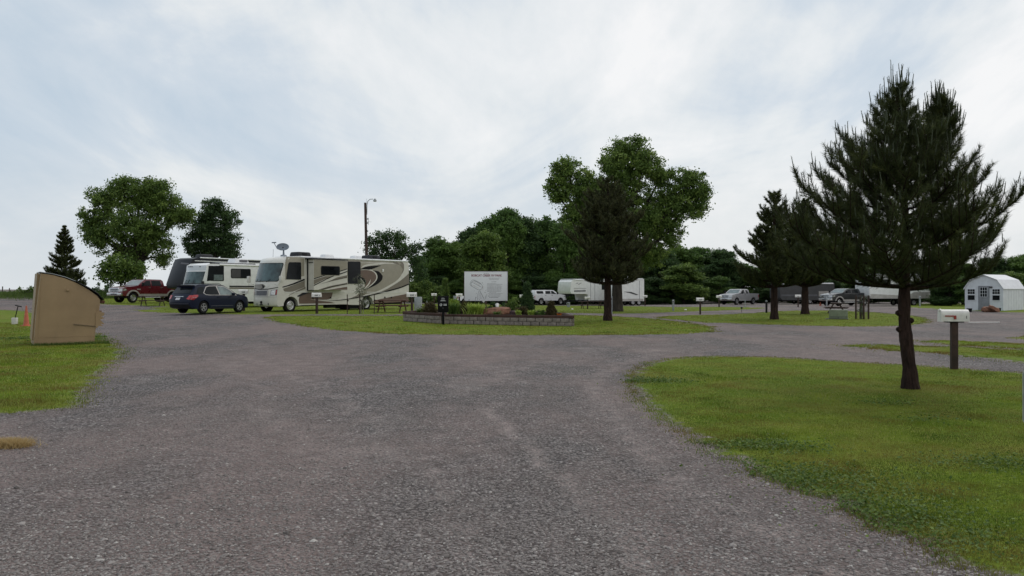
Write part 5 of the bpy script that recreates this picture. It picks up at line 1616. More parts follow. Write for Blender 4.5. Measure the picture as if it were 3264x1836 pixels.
# ------------------------------------------------ distant trailers
def box_trailer(name, label, px, D, deg, L, W, z0, H, paint, marks=(), windows=(), nose=None, roof='roof_white', slide=None, base_dz=0.0, axle=None, drop=None):
    base = base_at(px, D, base_dz); pl = Plane(px, D, deg, base); root = place(name, label, 'trailer', pl, W)
    sh = Shell(lambda x, z: W / 2 - .05 * max(0, z - H + .15))
    out = nose or [(0, z0 + .3), (.04, z0 + 1.0), (.02, H - .3), (-.12, H - .04)]
    bot = drop or [(-.3, z0)]
    out = [(-L, z0), (-L, H - .05), (-L + .08, H)] + [(-.4, H)] + out[::-1] + bot
    mb = MB(); sh.solid(mb, out, paint, .6, 2)
    for m, p in marks: sh.side(mb, p, 1, m, .012, .5)
    mb.build('body', root, 40)
    for p in windows:
        a = MB(); sh.side(a, rrect(*p, .06), 1, 'plastic_black', .02); sh.side(a, rrect(p[0] + .05, p[1] - .05, p[2] + .05, p[3] - .05, .04), 1, 'glass_dark', .028); a.build('window', root)
    r_ = MB(); r_.box((-L / 2, 0, H + .02), (L - .3, W - .06, .06), roof, bev=.02); r_.tube([(-.4, W / 2 + .03, H - .06), (-L + .2, W / 2 + .03, H - .06)], .06, roof, 6); r_.build('roof', root)
    a = MB(); a.box((-L * .45, .1, H + .2), (1.0, .8, .28), 'roof_white', bev=.08, taper=.85); a.build('roof_air_conditioner', root)
    if slide:
        s = MB(); x0, x1, a0, a1 = slide; s.box(((x0 + x1) / 2, W / 2 + .2, (a0 + a1) / 2), (abs(x1 - x0), .5, a1 - a0), paint, bev=.02); so = s.build('slide_out', root)
        g = MB(); Shell(lambda x, z: W / 2 + .45).side(g, rrect(x1 + .5, x0 - .5, a0 + (a1 - a0) * .4, a1 - .25, .06), 1, 'glass_dark', .02); g.build('window', so)
    ax = axle or (-L * .62)
    for x in (ax, ax - .85):
        for sg in (1, -1): wheel(root, x, sg * (W / 2 - .16), .36, .2, 'steel')
    j = MB(); j.tube([(-.4, 0, z0 + .1), (-.4, 0, 0)], .04, 'dark_grey', 6); j.box((-L * .5, 0, z0 - .05), (L * .8, W * .7, .16), 'plastic_black'); j.build('landing_leg', root)
    return root


box_trailer('travel_trailer', 'white travel trailer with dark slide-out frame behind the white pickup', 1612, 114, 30, 6.3, 2.5, .5, 3.05, 'white_paint', marks=[('black_paint', [(-1.9, .9), (-5.9, .9), (-5.9, 2.75), (-1.9, 2.75)])], slide=(-2.7, -5.7, 1.0, 2.62), base_dz=.3)
box_trailer('fifth_wheel_trailer', 'white fifth wheel trailer with a raised nose behind the dark pine', 1824, 101, 36, 9.0, 2.5, .55, 3.2, 'white_paint',
            nose=[(.1, 1.4), (.3, 1.75), (.15, 2.9), (-.2, 3.17)], drop=[(-2.5, 1.35), (-2.7, .55)],
            marks=[('ink_grey', [(-.3, 1.62), (-2.2, 1.66), (-2.2, 1.88), (-.3, 1.84)]), ('ink_grey', [(-.25, 2.05), (-2.3, 2.05), (-2.3, 2.1), (-.25, 2.1)]), ('ink_grey', [(-.5, 2.6), (-.8, 2.8), (-1.0, 2.62), (-1.5, 2.78), (-1.5, 2.72), (-1.05, 2.52), (-.8, 2.7)]), ('ink_grey', [(-3.0, .6), (-3.05, .6), (-3.05, 3.1), (-3.0, 3.1)]), ('ink_grey', [(-3.7, .6), (-3.75, .6), (-3.75, 3.1), (-3.7, 3.1)])],
            windows=[(-6.2, -4.9, 1.9, 2.6)], base_dz=.1)
box_trailer('travel_trailer', 'white trailer with dark swoosh right of the huge tree trunk', 1962, 101, 20, 4.0, 2.4, .55, 3.35, 'white_paint',
            marks=[('dark_grey', [(-1.1, 1.75), (-2.2, 1.7), (-3.2, 1.35), (-2.9, 1.3), (-2.0, 1.55)]), ('silver_trim', [(-.1, .56), (-3.9, .56), (-3.9, .85), (-.1, .85)]), ('ink_grey', [(-3.3, .6), (-3.36, .6), (-3.36, 3.1), (-3.3, 3.1)])], base_dz=.0)
box_trailer('cargo_trailer', 'dark grey trailer with pale roof between the two pine trunks', 2488, 100, 15, 5.4, 2.3, .5, 2.5, 'dark_grey', marks=[('grey_plastic', [(-.1, 1.0), (-5.2, 1.0), (-5.2, 1.2), (-.1, 1.2)])])
box_trailer('travel_trailer', 'grey trailer right of the second pine trunk with the red cone beside it', 2588, 102, 18, 3.4, 2.3, .5, 2.6, 'dark_grey', marks=[('silver_trim', [(-.1, .95), (-3.2, .95), (-3.2, 1.6), (-.1, 1.6)])])
box_trailer('travel_trailer', 'large white travel trailer seen through the low branches of the near pine', 2772, 89, 12, 7.6, 2.5, .8, 3.45, 'white_paint',
            marks=[('silver_trim', [(-.1, .82), (-7.5, .82), (-7.5, 1.5), (-5.5, 1.5), (-4.8, 1.1), (-.1, 1.3)]), ('dark_grey', [(-7.1, 1.9), (-7.16, 1.9), (-7.16, 3.3), (-7.1, 3.3)])], windows=[(-2.6, -1.4, 2.2, 2.9), (-4.6, -3.8, 1.9, 3.1)])
# ------------------------------------------------------------------ signs, beds, boxes
_font = {}


def text_geo(body, size, align='CENTER', offset=0.0):
    cu = bpy.data.curves.new('t', 'FONT'); cu.body = body; cu.size = size; cu.align_x = align; cu.align_y = 'CENTER'; cu.offset = offset; cu.resolution_u = 3
    o = bpy.data.objects.new('t', cu); COL.objects.link(o); bpy.context.view_layer.update()
    dg = bpy.context.evaluated_depsgraph_get(); me = o.evaluated_get(dg).to_mesh()
    V = [v.co.copy() for v in me.vertices]; Fc = [list(p.vertices) for p in me.polygons]
    o.evaluated_get(dg).to_mesh_clear(); bpy.data.objects.remove(o); bpy.data.curves.remove(cu)
    return V, Fc


def strip(P, w):
    """flat ribbon following 2D points (x,z) -> verts, faces"""
    V = []; n = len(P)
    for i in range(n):
        a = Vector(P[max(0, i - 1)]); b = Vector(P[min(n - 1, i + 1)]); d = (b - a).normalized(); q = Vector((-d.y, d.x)) * w / 2
        V.append((P[i][0] + q.x, P[i][1] + q.y)); V.append((P[i][0] - q.x, P[i][1] - q.y))
    return V, [[2 * i, 2 * i + 2, 2 * i + 3, 2 * i + 1] for i in range(n - 1)]


def park_sign():
    D = 41.0; b = at(1549, D, .3); root = thing('park_sign', 'large white RV park map sign on brown posts above the garden bed', 'sign', b, R(1.5))
    k = D / F; w = 138 * k; z0 = CH - (959 - YH) * k - b.z; z1 = CH - (865 - YH) * k - b.z; zc = (z0 + z1) / 2; h = z1 - z0
    m = MB(); m.box((0, 0, zc), (w, .05, h), 'sign_white', bev=.006); m.build('board', root)
    m = MB(); m.box((0, -.005, z1 + .012), (w + .05, .07, .024), 'post_brown'); m.box((-w / 2 - .012, -.005, zc), (.024, .07, h), 'post_brown'); m.box((w / 2 + .012, -.005, zc), (.024, .07, h), 'post_brown'); m.build('frame', root)
    for x in (-w / 2 + .07, 0.0, w / 2 - .07):
        m = MB(); m.box((x, .085, (z0 + .3 - .3) / 2 + .2), (.11, .11, z0 + .75), 'wood_brown', bev=.006); m.build('post', root)
    y = -.028

    def put(mb, V, Fc, mat, ox=0, oz=0, dy=0.0):
        mb.add([(v[0] + ox, y - dy, v[1] + oz) for v in V], Fc, mat)
    # photo: board spans 111..1655 x, 155..1215 y in a close crop
    U = lambda px, py: ((px - 883) / 1544 * w, zc - (py - 690) / 1060 * h)
    t = MB()
    for body, mat, x0 in (('BOBC', 'ink_red', 365), ('AT', 'ink_black', 600)):
        pass
    V, Fc = text_geo('BOBCAT CREEK RV PARK', .118, 'CENTER', .0035); s = (1090 / 1544 * w) / (max(v.x for v in V) - min(v.x for v in V))
    c = U(905, 312); V = [(v.x * s, v.y * 1.25) for v in V]
    put(t, V, Fc, 'ink_red', *c)
    V, Fc = text_geo('WELCOME TO', .042); put(t, V, Fc, 'ink_black', *U(897, 238))
    V, Fc = text_geo('Park Rules', .055); put(t, V, Fc, 'ink_black', *U(1170, 535))
    t.build('lettering', root, 0)
    # fine print as rows of small words
    t = MB(); r = random.Random(3)

    def words(x0, x1, py, hh=.014, mat='ink_grey'):
        x = x0
        while x < x1:
            wd = r.uniform(22, 75); e = min(x1, x + wd); a = U(x, py); b_ = U(e, py)
            put(t, [(a[0], a[1] - hh / 2), (b_[0], a[1] - hh / 2), (b_[0], a[1] + hh / 2), (a[0], a[1] + hh / 2)], [[0, 1, 2, 3]], mat); x = e + 12
    for x0, x1, py in ((985, 1385, 400), (1000, 1350, 430), (1010, 1345, 460), (930, 1250, 592), (920, 1470, 625), (920, 1420, 655), (925, 1450, 690), (920, 1455, 725), (925, 1430, 755), (920, 1470, 785), (925, 1420, 820), (930, 1440, 855),
                       (925, 1410, 885), (1000, 1250, 915), (960, 1480, 955), (990, 1400, 985)):
        words(x0, x1, py)
    for x0, x1, py in ((955, 1395, 1045), (1005, 1330, 1095)): words(x0, x1, py, .018, 'ink_black')
    t.build('fine_print', root, 0)
    # the map drawing
    t = MB()

    def line(P, wd, mat='ink_black'):
        V, Fc = strip([U(*p) for p in P], wd); put(t, V, Fc, mat)

    def stadium(cx, cy, L, rr, ang, n=10):
        P = []; ca, sa = math.cos(ang), math.sin(ang)
        for s_, a0 in ((1, -90), (-1, 90)):
            for i in range(n + 1):
                a = R(a0 + 180 * i / n); x = s_ * L / 2 + rr * math.cos(a); yy = rr * math.sin(a)
                P.append((cx + x * ca - yy * sa, cy + x * sa + yy * ca))
        return P + P[:1]
    line(stadium(555, 665, 210, 112, R(29)), .014)
    line([(700, 600), (640, 560), (440, 462), (385, 475), (340, 530), (312, 610), (330, 665), (370, 690)], .011)
    line([(385, 545), (560, 640), (735, 735)], .012)
    for i in range(9):
        line([(475 + i * 24, 535 + i * 13), (468 + i * 24, 565 + i * 13)], .009, 'ink_tan'); line([(420 + i * 24, 635 + i * 13), (413 + i * 24, 675 + i * 13)], .009, 'ink_tan')
        line([(455 + i * 32, 430 + i * 17), (447 + i * 32, 452 + i * 17)], .006, 'ink_grey')
    for i in range(5): line([(750 + i * 2, 690 + i * 34), (815 - i * 8, 715 + i * 32)], .006, 'ink_tan')
    line([(655, 850), (735, 990), (805, 1135)], .016); line([(590, 1205), (590, 1080), (600, 960), (640, 900), (610, 880)], .011)
    for i in range(6): line([(625 + i * 8, 960 + i * 38), (700 + i * 6, 945 + i * 36)], .007)
    for px, py, sz in ((755, 575, .03), (805, 630, .02), (880, 845, .025), (850, 915, .035), (880, 1050, .03), (865, 1110, .03), (530, 1090, .03), (650, 1165, .025), (280, 1190, .055), (510, 1140, .02), (465, 865, .02), (545, 950, .02), (915, 985, .02)):
        a = U(px, py); put(t, [(-sz / 2, -sz / 2), (sz / 2, -sz / 2), (sz * .4, sz / 2), (-sz * .3, sz * .5)], [[0, 1, 2, 3]], 'ink_black' if sz < .05 else 'ink_grey', *a)
    line([(500, 1200), (520, 1080)], .01); line([(870, 1120), (905, 1000)], .008); line([(800, 1160), (900, 1140)], .006)
    t.build('map_drawing', root, 0)


park_sign()


def black_sign():
    D = 37.9; b = at(1412.5, D); k = D / F; root = thing('info_sign', 'black upright board with white lettering on a black post before the garden bed', 'sign', b, R(-6))
    z0 = CH - (996 - YH) * k - b.z; z1 = CH - (943.5 - YH) * k - b.z; w = 34.5 * k
    m = MB(); m.box((0, 0, (z0 + z1) / 2), (w, .06, z1 - z0), 'sign_black', bev=.008); m.build('board', root)
    m = MB(); m.box((0, .01, z0 / 2), (.10, .09, z0), 'sign_black', bev=.005); m.build('post', root)
    h = z1 - z0; t = MB(); y = -.032
    def bar(x, z, a, hh, mat='plate'): t.box((x, y, z), (a, .004, hh), mat)
    bar(0, z1 - .09, .13, .018, 'ink_grey'); bar(0, z1 - .125, .16, .018, 'plate'); bar(0, z1 - .19, .18, .022); bar(0, z1 - .225, .26, .02)
    cx, cz = -.1, z0 + h * .47
    V = [(cx, y - .002, cz)] + [(cx + .065 * math.cos(i * math.pi / 10), y - .002, cz + .065 * math.sin(i * math.pi / 10)) for i in range(20)]
    t.add(V, [[0, 1 + i, 1 + (i + 1) % 20] for i in range(20)], 'plate'); V2 = [(v[0] - .012, y - .004, v[2] + .012) if i else (cx - .012, y - .004, cz + .012) for i, v in enumerate(V)]
    V2 = [(cx - .012 + (v[0] + .012 - cx) * .72, v[1], cz + .012 + (v[2] - .012 - cz) * .72) for v in V2]
    t.add(V2, [[0, 1 + i, 1 + (i + 1) % 20] for i in range(20)], 'ink_grey'); bar(.1, cz + .025, .15, .026); bar(.1, cz - .02, .15, .03); bar(0, z0 + h * .27, .05, .015, 'ink_grey')
    t.build('lettering', root, 0)


black_sign()


def planter():
    W3 = [((1291 - CX) * 41 / F, 41.0), ((1412 - CX) * 38.7 / F, 38.7), ((1823 - CX) * 36.7 / F, 36.7), ((1796 - CX) * 40.5 / F, 40.5), ((1700 - CX) * 43.5 / F, 43.5), ((1400 - CX) * 45 / F, 45.0)]
    c = (sum(p[0] for p in W3) / 6, sum(p[1] for p in W3) / 6); zb = 0.0
    root = thing('garden_bed', 'raised garden bed walled with concrete blocks and a dark timber cap', 'garden bed', (c[0], c[1], 0))
    r = random.Random(9); bl = MB(); cap = MB()
    n = len(W3)
    for i in range(n):
        a = Vector(W3[i]) - Vector(c); b = Vector(W3[(i + 1) % n]) - Vector(c); L = (b - a).length; d = (b - a) / L; ang = math.atan2(d.y, d.x)
        for course in range(2):
            x = -.2 if course else 0.0
            while x < L - .05:
                w = .40; s0 = max(0, x); e0 = min(L, x + w)
                if e0 - s0 > .08:
                    m_ = a + d * ((s0 + e0) / 2); z = tz(c[0] + m_.x, c[1] + m_.y)
                    bl.box((m_.x + r.uniform(-.008, .008), m_.y + r.uniform(-.012, .012), z + .02 + .175 * course + .085), (e0 - s0 - .022, .24, .165), 'concrete_block', ang, bev=.02)
                x += w
        m_ = (a + b) / 2; z = tz(c[0] + m_.x, c[1] + m_.y)
        cap.box((m_.x, m_.y, z + .43), (L + .14, .2, .12), 'timber_cap', ang, bev=.01)
    bl.build('block_wall', root); cap.build('timber_cap', root)
    pts = [(p[0] - c[0], p[1] - c[1]) for p in W3]; V2, Tr = cdt([(x * .975, y * .975) for x, y in pts], inner_grid(pts, .4)[::1])
    s = MB(); s.add([(x, y, .36 + .1 * math.exp(-(x * x / 6 + y * y / 4)) + .02 * math.sin(x * 7) * math.sin(y * 5)) for x, y in V2], Tr, 'soil'); s.build('soil', root, 80)


planter()
zs = .42
shrub('bush', 'brownish juniper shrub at the left end of the garden bed', 1372, 40.6, 0.79, 0.69, 'leaf_brown', 101, zs, size=.03, nper=165, n=30)
shrub('bush', 'tall yellow-green shrub left of the white sign', 1452, 41.2, 0.68, 1.06, 'leaf_lime', 102, zs, size=.035, nper=105, n=26)
shrub('bush', 'reddish brown mounded shrub below the left edge of the white sign', 1484, 40.8, 0.94, 0.69, 'leaf_brown', 103, zs, size=.03, nper=165, n=30)
spiky('plant', 'bright green grassy clump right of the black sign', 1447, 39.6, 0.83, 0.62, 'leaf_bright', 104, zs, 338, wid=.022)
spiky('plant', 'wide lime daylily clump left of the red rock', 1515, 39.2, 1.26, 0.62, 'leaf_lime', 105, zs, 429, wid=.022)
shrub('bush', 'low grey-green ground shrub behind the floodlight', 1582, 41.6, 1.43, 0.62, 'leaf_dark', 106, zs, size=.03, nper=165, n=34)
shrub('bush', 'leafy dark green shrub right of the white sign', 1640, 41, 0.94, 0.94, 'leaf_mid', 107, zs, size=.045, nper=90, n=34)
shrub('conifer_shrub', 'pointed dark green cone evergreen in the garden bed', 1681, 40.3, 0.84, 1.50, 'leaf_dark', 108, zs, size=.026, nper=127, shape='cone', n=60)
shrub('bush', 'brown-tipped shrub in front of the cone evergreen', 1664, 39.3, 0.66, 0.45, 'leaf_brown', 109, zs, size=.028, nper=165, n=24)
spiky('plant', 'small lime hosta just right of the purple rock', 1652, 38.6, 0.40, 0.30, 'leaf_lime', 110, zs, 156, wid=.022)
spiky('plant', 'small lime grassy plant at the foot of the cone evergreen', 1695, 38.4, 0.50, 0.30, 'leaf_lime', 111, zs, 169, wid=.022)
shrub('bush', 'rounded light green mound in the right half of the garden bed', 1721, 38.4, 0.68, 0.33, 'leaf_bright', 112, zs, size=.02, nper=165, n=24)
shrub('conifer_shrub', 'small brown-green conifer at the right end of the garden bed', 1757, 38.4, 0.62, 0.60, 'leaf_brown', 113, zs, size=.024, nper=135, shape='cone', n=30)
spiky('flower', 'small orange flowers at the right corner of the garden bed', 1784, 38.0, 0.26, 0.15, 'orange_bloom', 114, zs, 65, cat='flower', wid=.022)
shrub('conifer_shrub', 'slim light green evergreen rising behind the black sign', 1419, 43.4, 0.66, 1.7, 'leaf_mid', 115, zs, size=.026, nper=135, shape='cone', n=44)
spiky('plant', 'low green leafy clump left end of the garden bed', 1340, 40.6, 0.61, 0.28, 'leaf_mid', 116, zs, 195, wid=.022)
spiky('plant', 'small weedy green plant in front of the red rock', 1583, 38.2, 0.61, 0.25, 'leaf_bright', 117, zs, 117, wid=.022)


def rock(name, label, px, D, size, mat, seed, z0, rz=0, tilt=0.0):
    bm = bmesh.new(); bmesh.ops.create_icosphere(bm, subdivisions=4, radius=1); r = random.Random(seed)
    from mathutils import noise as nz
    for v in bm.verts:
        p = v.co.copy(); q = p.copy(); q.x = math.copysign(abs(p.x) ** .7, p.x); q.z = math.copysign(abs(p.z) ** .55, p.z)
        nn = nz.fractal(p * 1.7 + Vector((seed, 0, 0)), 1, 2, 5); q *= 1 + .16 * nn
        q.z += .06 * nz.noise(p * 4 + Vector((0, seed, 0)))
        v.co = Vector((q.x * size[0] / 2, q.y * size[1] / 2, q.z * size[2] / 2 + size[2] * .42))
    mb = MB(); mb.bm(bm, mat); o = mb.build(name, None, 50); o.location = at(px, D, z0); o.rotation_euler = (0, tilt, rz); return tag(o, label, 'rock')


rock('rock', 'long flat-topped red sandstone boulder in the garden bed', 1584, 39.2, (1.38, .62, .40), 'rock_red', 3, zs, R(-4), R(-3))
rock('rock', 'dark purple stone at the right end of the red boulder', 1636, 39.1, (.38, .35, .24), 'rock_purple', 8, zs)
m = MB(); m.tube([(0, 0, 0), (.01, 0, .22)], .022, 'pipe_white', 8); mt = Matrix.Translation((0, 0, .3)) @ Matrix.Rotation(R(-55), 4, 'X')
V = []; Fc = []; prof = [(.03, -.14), (.06, -.12), (.075, -.02), (.10, .08), (.105, .10)]
for rr_, hh in prof:
    for i in range(16): V.append((mt @ Vector((rr_ * math.cos(i * math.pi / 8), rr_ * math.sin(i * math.pi / 8), hh)))[:])
for j in range(4):
    for i in range(16): Fc.append([j * 16 + i, j * 16 + (i + 1) % 16, (j + 1) * 16 + (i + 1) % 16, (j + 1) * 16 + i])
Fc.append(list(range(16))); Fc.append([64 + i for i in range(16)])
m.add(V, Fc, 'pipe_white'); o = m.build('floodlight', None); o.location = at(1585, 39.7, zs + .12); tag(o, 'small white floodlight aimed up at the white sign', 'lamp')


# ------------------------------------------------------------------ mailboxes
def mailbox_proto(flag=True):
    root = thing('mailbox', 'white mailbox with red flag on a brown post, nearest the camera', 'mailbox', group='mailboxes of the camp sites')
    w, L, h = .20, .54, .15; n = 10; P = [(-w / 2, 0), (-w / 2, h)] + [(-w / 2 * math.cos(math.pi * i / n), h + w / 2 * math.sin(math.pi * i / n)) for i in range(1, n)] + [(w / 2, h), (w / 2, 0)]
    z0 = 1.02; m = MB()
    V = [(-L / 2, y, z0 + z) for y, z in P] + [(L / 2, y, z0 + z) for y, z in P]; k = len(P)
    Fc = [[i, (i + 1) % k, (i + 1) % k + k, i + k] for i in range(k)] + [list(range(k)), [k + i for i in range(k)]]
    m.add(V, Fc, 'mail_white'); m.box((.21, -w / 2 - .003, z0 + .09), (.012, .004, .06), 'ink_black'); m.box((0, 0, z0 - .012), (.34, .17, .024), 'plastic_black'); bx_ = m.build('box', root, 40)
    m = MB(); q = [(-L / 2 - .022, y * 1.12, z0 + (z - .1) * 1.1 + .1) for y, z in P] + [(-L / 2 - .002, y * 1.12, z0 + (z - .1) * 1.1 + .1) for y, z in P]
    m.add(q, Fc, 'mail_white'); m.box((-L / 2 - .035, 0, z0 + .23), (.03, .05, .03), 'mail_white', bev=.006); m.build('door', root, 40)
    if flag:
        m = MB(); m.box((-.11, -w / 2 - .012, z0 + .115), (.22, .008, .025), 'flag_red'); m.box((-.02, -w / 2 - .013, z0 + .085), (.05, .008, .075), 'flag_red'); m.build('flag', root)
    else:
        m = MB()
        for i_ in range(3): m.box((-.06 + .07 * i_, -w / 2 - .004, z0 + .10), (.045, .004, .07), 'ink_black')
        m.build('number', root)
    m = MB(); m.box((0, 0, .49), (.125, .125, 1.02), 'post_brown', bev=.008); m.build('post', root)
    return root


mp = mailbox_proto(); mp.location = at(3041, 17.3); mp.rotation_euler.z = R(-8)
MBX = [(1010, 49, 1.0, 'white mailbox before the slide-out of the tan motorhome'), (1313, 48, 1.05, 'white mailbox on a thick brown post left of the garden bed'), (777, 53.5, 1.12, 'white mailbox behind the hood of the dark blue car'),
       (1464, 70, 1.0, 'white mailbox left of the white sign, before the half hidden white pickup'), (1384, 86, 1.0, 'white mailbox left of the black sign, smallest by the brush bank'), (2056, 97, 1.0, 'white mailbox right of the swoosh trailer beyond the huge tree trunk'),
       (2232, 59, .95, 'white mailbox standing alone in the middle lawn strip'), (2292, 88, 1.0, 'white mailbox at the front of the silver pickup'), (2544, 84, 1.0, 'white mailbox between the two pine trunks'), (1873, 84, 1.0, 'white mailbox under the nose of the white fifth wheel'),
       (1667, 84, 1.15, 'white mailbox half hidden left of the cone evergreen')]
mp2 = mailbox_proto(False)
for i_, (px, D, sc, lab) in enumerate(MBX):
    c = copy_tree(mp2) if i_ else mp2; c.location = at(px, D); c.rotation_euler.z = R(random.uniform(-12, 8)); c['label'] = lab; c.scale = (sc, sc, sc)


# ------------------------------------------------------------------ picnic tables
def picnic(mat, label):
    root = thing('picnic_table', label, 'picnic table', group='picnic tables'); L = 1.85
    t = MB()
    for i in range(5): t.box((0, -.30 + .15 * i, .745), (L, .138, .038), mat, bev=.004)
    t.build('tabletop', root)
    for sg in (1, -1):
        b = MB()
        for k in (0, 1): b.box((0, sg * (.62 + .14 * k), .44), (L, .13, .038), mat, bev=.004)
        b.build('bench', root)
    for sx in (1, -1):
        for sy in (1, -1):
            l = MB(); l.box((sx * (L / 2 - .28), sy * .36, .362), (.04, .09, .80), mat, Matrix.Rotation(sy * R(28), 4, 'X')); l.build('leg', root)
        l = MB(); l.box((sx * (L / 2 - .24), 0, .40), (.038, 1.46, .09), mat); l.box((sx * (L / 2 - .24), 0, .70), (.038, .70, .08), mat); l.build('cross_beam', root)
    return root


p = picnic('wood_red', 'dark red-brown wooden picnic table at the tail of the tan motorhome'); p.location = at(1250, 51.5); p.rotation_euler.z = R(-14); p.scale = (1.12, 1.1, 1.05)
q = picnic('wood_brown', 'brown wooden picnic table beside the red pickup truck'); q.location = at(487, 62); q.rotation_euler.z = R(4); q.scale = (1.05, 1, 1)
c = copy_tree(q); c.location = at(1884, 86); c.rotation_euler.z = R(5); c.scale = (1.45, 1.1, 1.0); c['label'] = 'long weathered picnic table left of the dark pine trunk'
c = picnic('wood_brown', 'dark picnic table behind the green utility box, under the pines'); c.location = at(2666, 60); c.rotation_euler.z = R(68); c.scale = (1.05, 1.05, 1.0)


# ------------------------------------------------------------------ dumpster
def dumpster():
    deg = 33; D0 = 24.4; X0 = (112 - CX) * D0 / F; base = tz(X0, D0) - .02; zoom = (0, 700, 2.07)
    c, s = math.cos(R(deg)), math.sin(R(deg))

    def cv(x, y):
        px = x / 2.07; py = 700 + y / 2.07; k = (px - CX) / F; t = (k * D0 - X0) / (c - k * s); D = D0 + s * t
        return (t, CH - (py - YH) * D / F - base)
    root = thing('dumpster', 'tan steel dumpster with a curved top and torn black lid on the left grass', 'dumpster', (X0, D0, base), R(deg))
    side = [(270, 355), (350, 366), (430, 388), (510, 420), (590, 466), (640, 503), (662, 530), (655, 600), (630, 735), (618, 840), (420, 836), (222, 832), (240, 600)]
    P = [cv(*p) for p in side]; Dp = 1.75
    def prism(mb, P, y0, y1, mat):
        n = len(P); V = [(x, y0, z) for x, z in P] + [(x, y1, z) for x, z in P]
        V2, Tr = cdt(P, []); mb.add([(x, y0, z) for x, z in V2], Tr, mat); mb.add([(x, y1, z) for x, z in V2], Tr, mat)
        mb.add(V, [[i, (i + 1) % n, (i + 1) % n + n, i + n] for i in range(n)], mat)
    m = MB(); prism(m, P, 0, Dp, 'tan_steel')
    # weld bead low down, faint horizontal and a stub
    a, b = cv(215, 770), cv(625, 776); m.box(((a[0] + b[0]) / 2, -.004, (a[1] + b[1]) / 2), (b[0] - a[0], .008, .010), 'tan_steel')
    e = cv(447, 466); m.box((e[0], -.03, e[1]), (.07, .06, .05), 'tan_steel', bev=.01); m.box((e[0] - .05, -.012, e[1]), (.04, .024, .03), 'tan_steel')
    m.build('body', root, 30)
    # back panel that sticks out at the left
    bp = MB(); Pb = [cv(250, 352), cv(272, 360), cv(232, 800), cv(214, 800)]
    prism(bp, Pb, .35, Dp - .1, 'tan_steel'); bp.build('back_panel', root)
    ld = MB(); o_ = [(262, 350), (350, 362), (430, 383), (500, 410)]; o2 = [(500, 414), (590, 458), (640, 492), (668, 518), (686, 536)]
    def lid(mb, pts, th, y0, y1, mat, up=.012):
        q = [cv(*p) for p in pts]; prism(mb, [(x, z + up) for x, z in q] + [(x, z + up + th) for x, z in q[::-1]], y0, y1, mat)
    lid(ld, o_, .02, -.03, Dp + .03, 'galvanised'); ld.build('top_plate', root)
    lb = MB(); lid(lb, o2, .03, -.05, Dp + .05, 'plastic_black', .02)
    q = cv(672, 535); lb.box((q[0] + .03, .5, q[1] - .04), (.10, 1.1, .10), 'rust', Matrix.Rotation(R(20), 4, 'Y'), bev=.02); q = cv(520, 425); lb.tube([(q[0], -.05, q[1] + .03), (cv(600, 470)[0], -.06, cv(600, 470)[1] + .05), (cv(650, 500)[0], -.05, cv(650, 500)[1] + .04)], .016, 'plastic_black', 6)
    lb.build('lid', root)
    # fork pocket with torn edge at the right
    r = random.Random(4); fp = MB(); tz_ = [(632, 612), (660, 604), (690, 618), (684, 632), (668, 640), (690, 650), (660, 660), (672, 672), (690, 690), (664, 688), (680, 704), (650, 700), (640, 716), (630, 712)]
    prism(fp, [cv(*p) for p in tz_], -.03, .14, 'tan_steel'); q = cv(664, 606); fp.box((q[0], .05, q[1] + .01), (.06, .08, .03), 'rust'); fp.build('fork_pocket', root)
    a, b = cv(485, 690), cv(632, 704); rd = MB(); rd.box(((a[0] + b[0]) / 2, -.02, (a[1] + b[1]) / 2), (b[0] - a[0], .03, .018), 'tan_dark', Matrix.Rotation(-math.atan2(b[1] - a[1], b[0] - a[0]), 4, 'Y')); rd.build('fork_rail', root)
    sm = MB(); a, b = cv(262, 380), cv(236, 830); sm.tube([(a[0] + .04, -.002, a[1] - .03), (b[0] + .04, -.002, b[1] + .02)], .008, 'tan_steel', 5); a, b = cv(655, 560), cv(628, 835); sm.tube([(a[0] - .04, -.002, a[1] - .02), (b[0] - .04, -.002, b[1])], .008, 'tan_steel', 5)
    sm.build('seam', root)
    # long grass against its foot
    r2 = np.random.default_rng(3); n = 1600; t = r2.uniform(-.1, 2.0, n); yy = r2.normal(-.08, .07, n)
    X = X0 + c * t - s * yy; Y = D0 + s * t + c * yy
    V, Fc, tt = blades(np.stack([X, Y], 1), .13, .014, 9, .8); o = link('weeds', np_mesh('weeds', V, Fc, M['weed_leaf'], tt)); tag(o, kind='stuff')


dumpster()

# traffic cone, white can with handle
m = MB(); m.lathe([(.145, .045), (.12, .10), (.03, .90), (.022, .93), (0, .93)], 'orange', n=20); m.box((0, 0, .022), (.36, .36, .045), 'orange', bev=.01); o = m.build('traffic_cone'); o.location = at(84, 36.6); tag(o, 'tall faded orange traffic cone left of the tan dumpster', 'traffic cone')
root = thing('water_hydrant', 'small white stand with a leaning black T-handle at the far left', 'hydrant', at(47, 38.5), R(10))
m = MB(); m.box((0, 0, .15), (.21, .18, .32), 'pipe_white', bev=.02, taper=1.1); m.build('base', root)
m = MB(); m.tube([(.02, 0, .3), (.14, 0, .84)], .022, 'plastic_black', 8); m.build('shaft', root); m = MB(); m.tube([(.02, 0, .90), (.30, 0, .82)], .025, 'plastic_black', 8); m.build('handle', root)

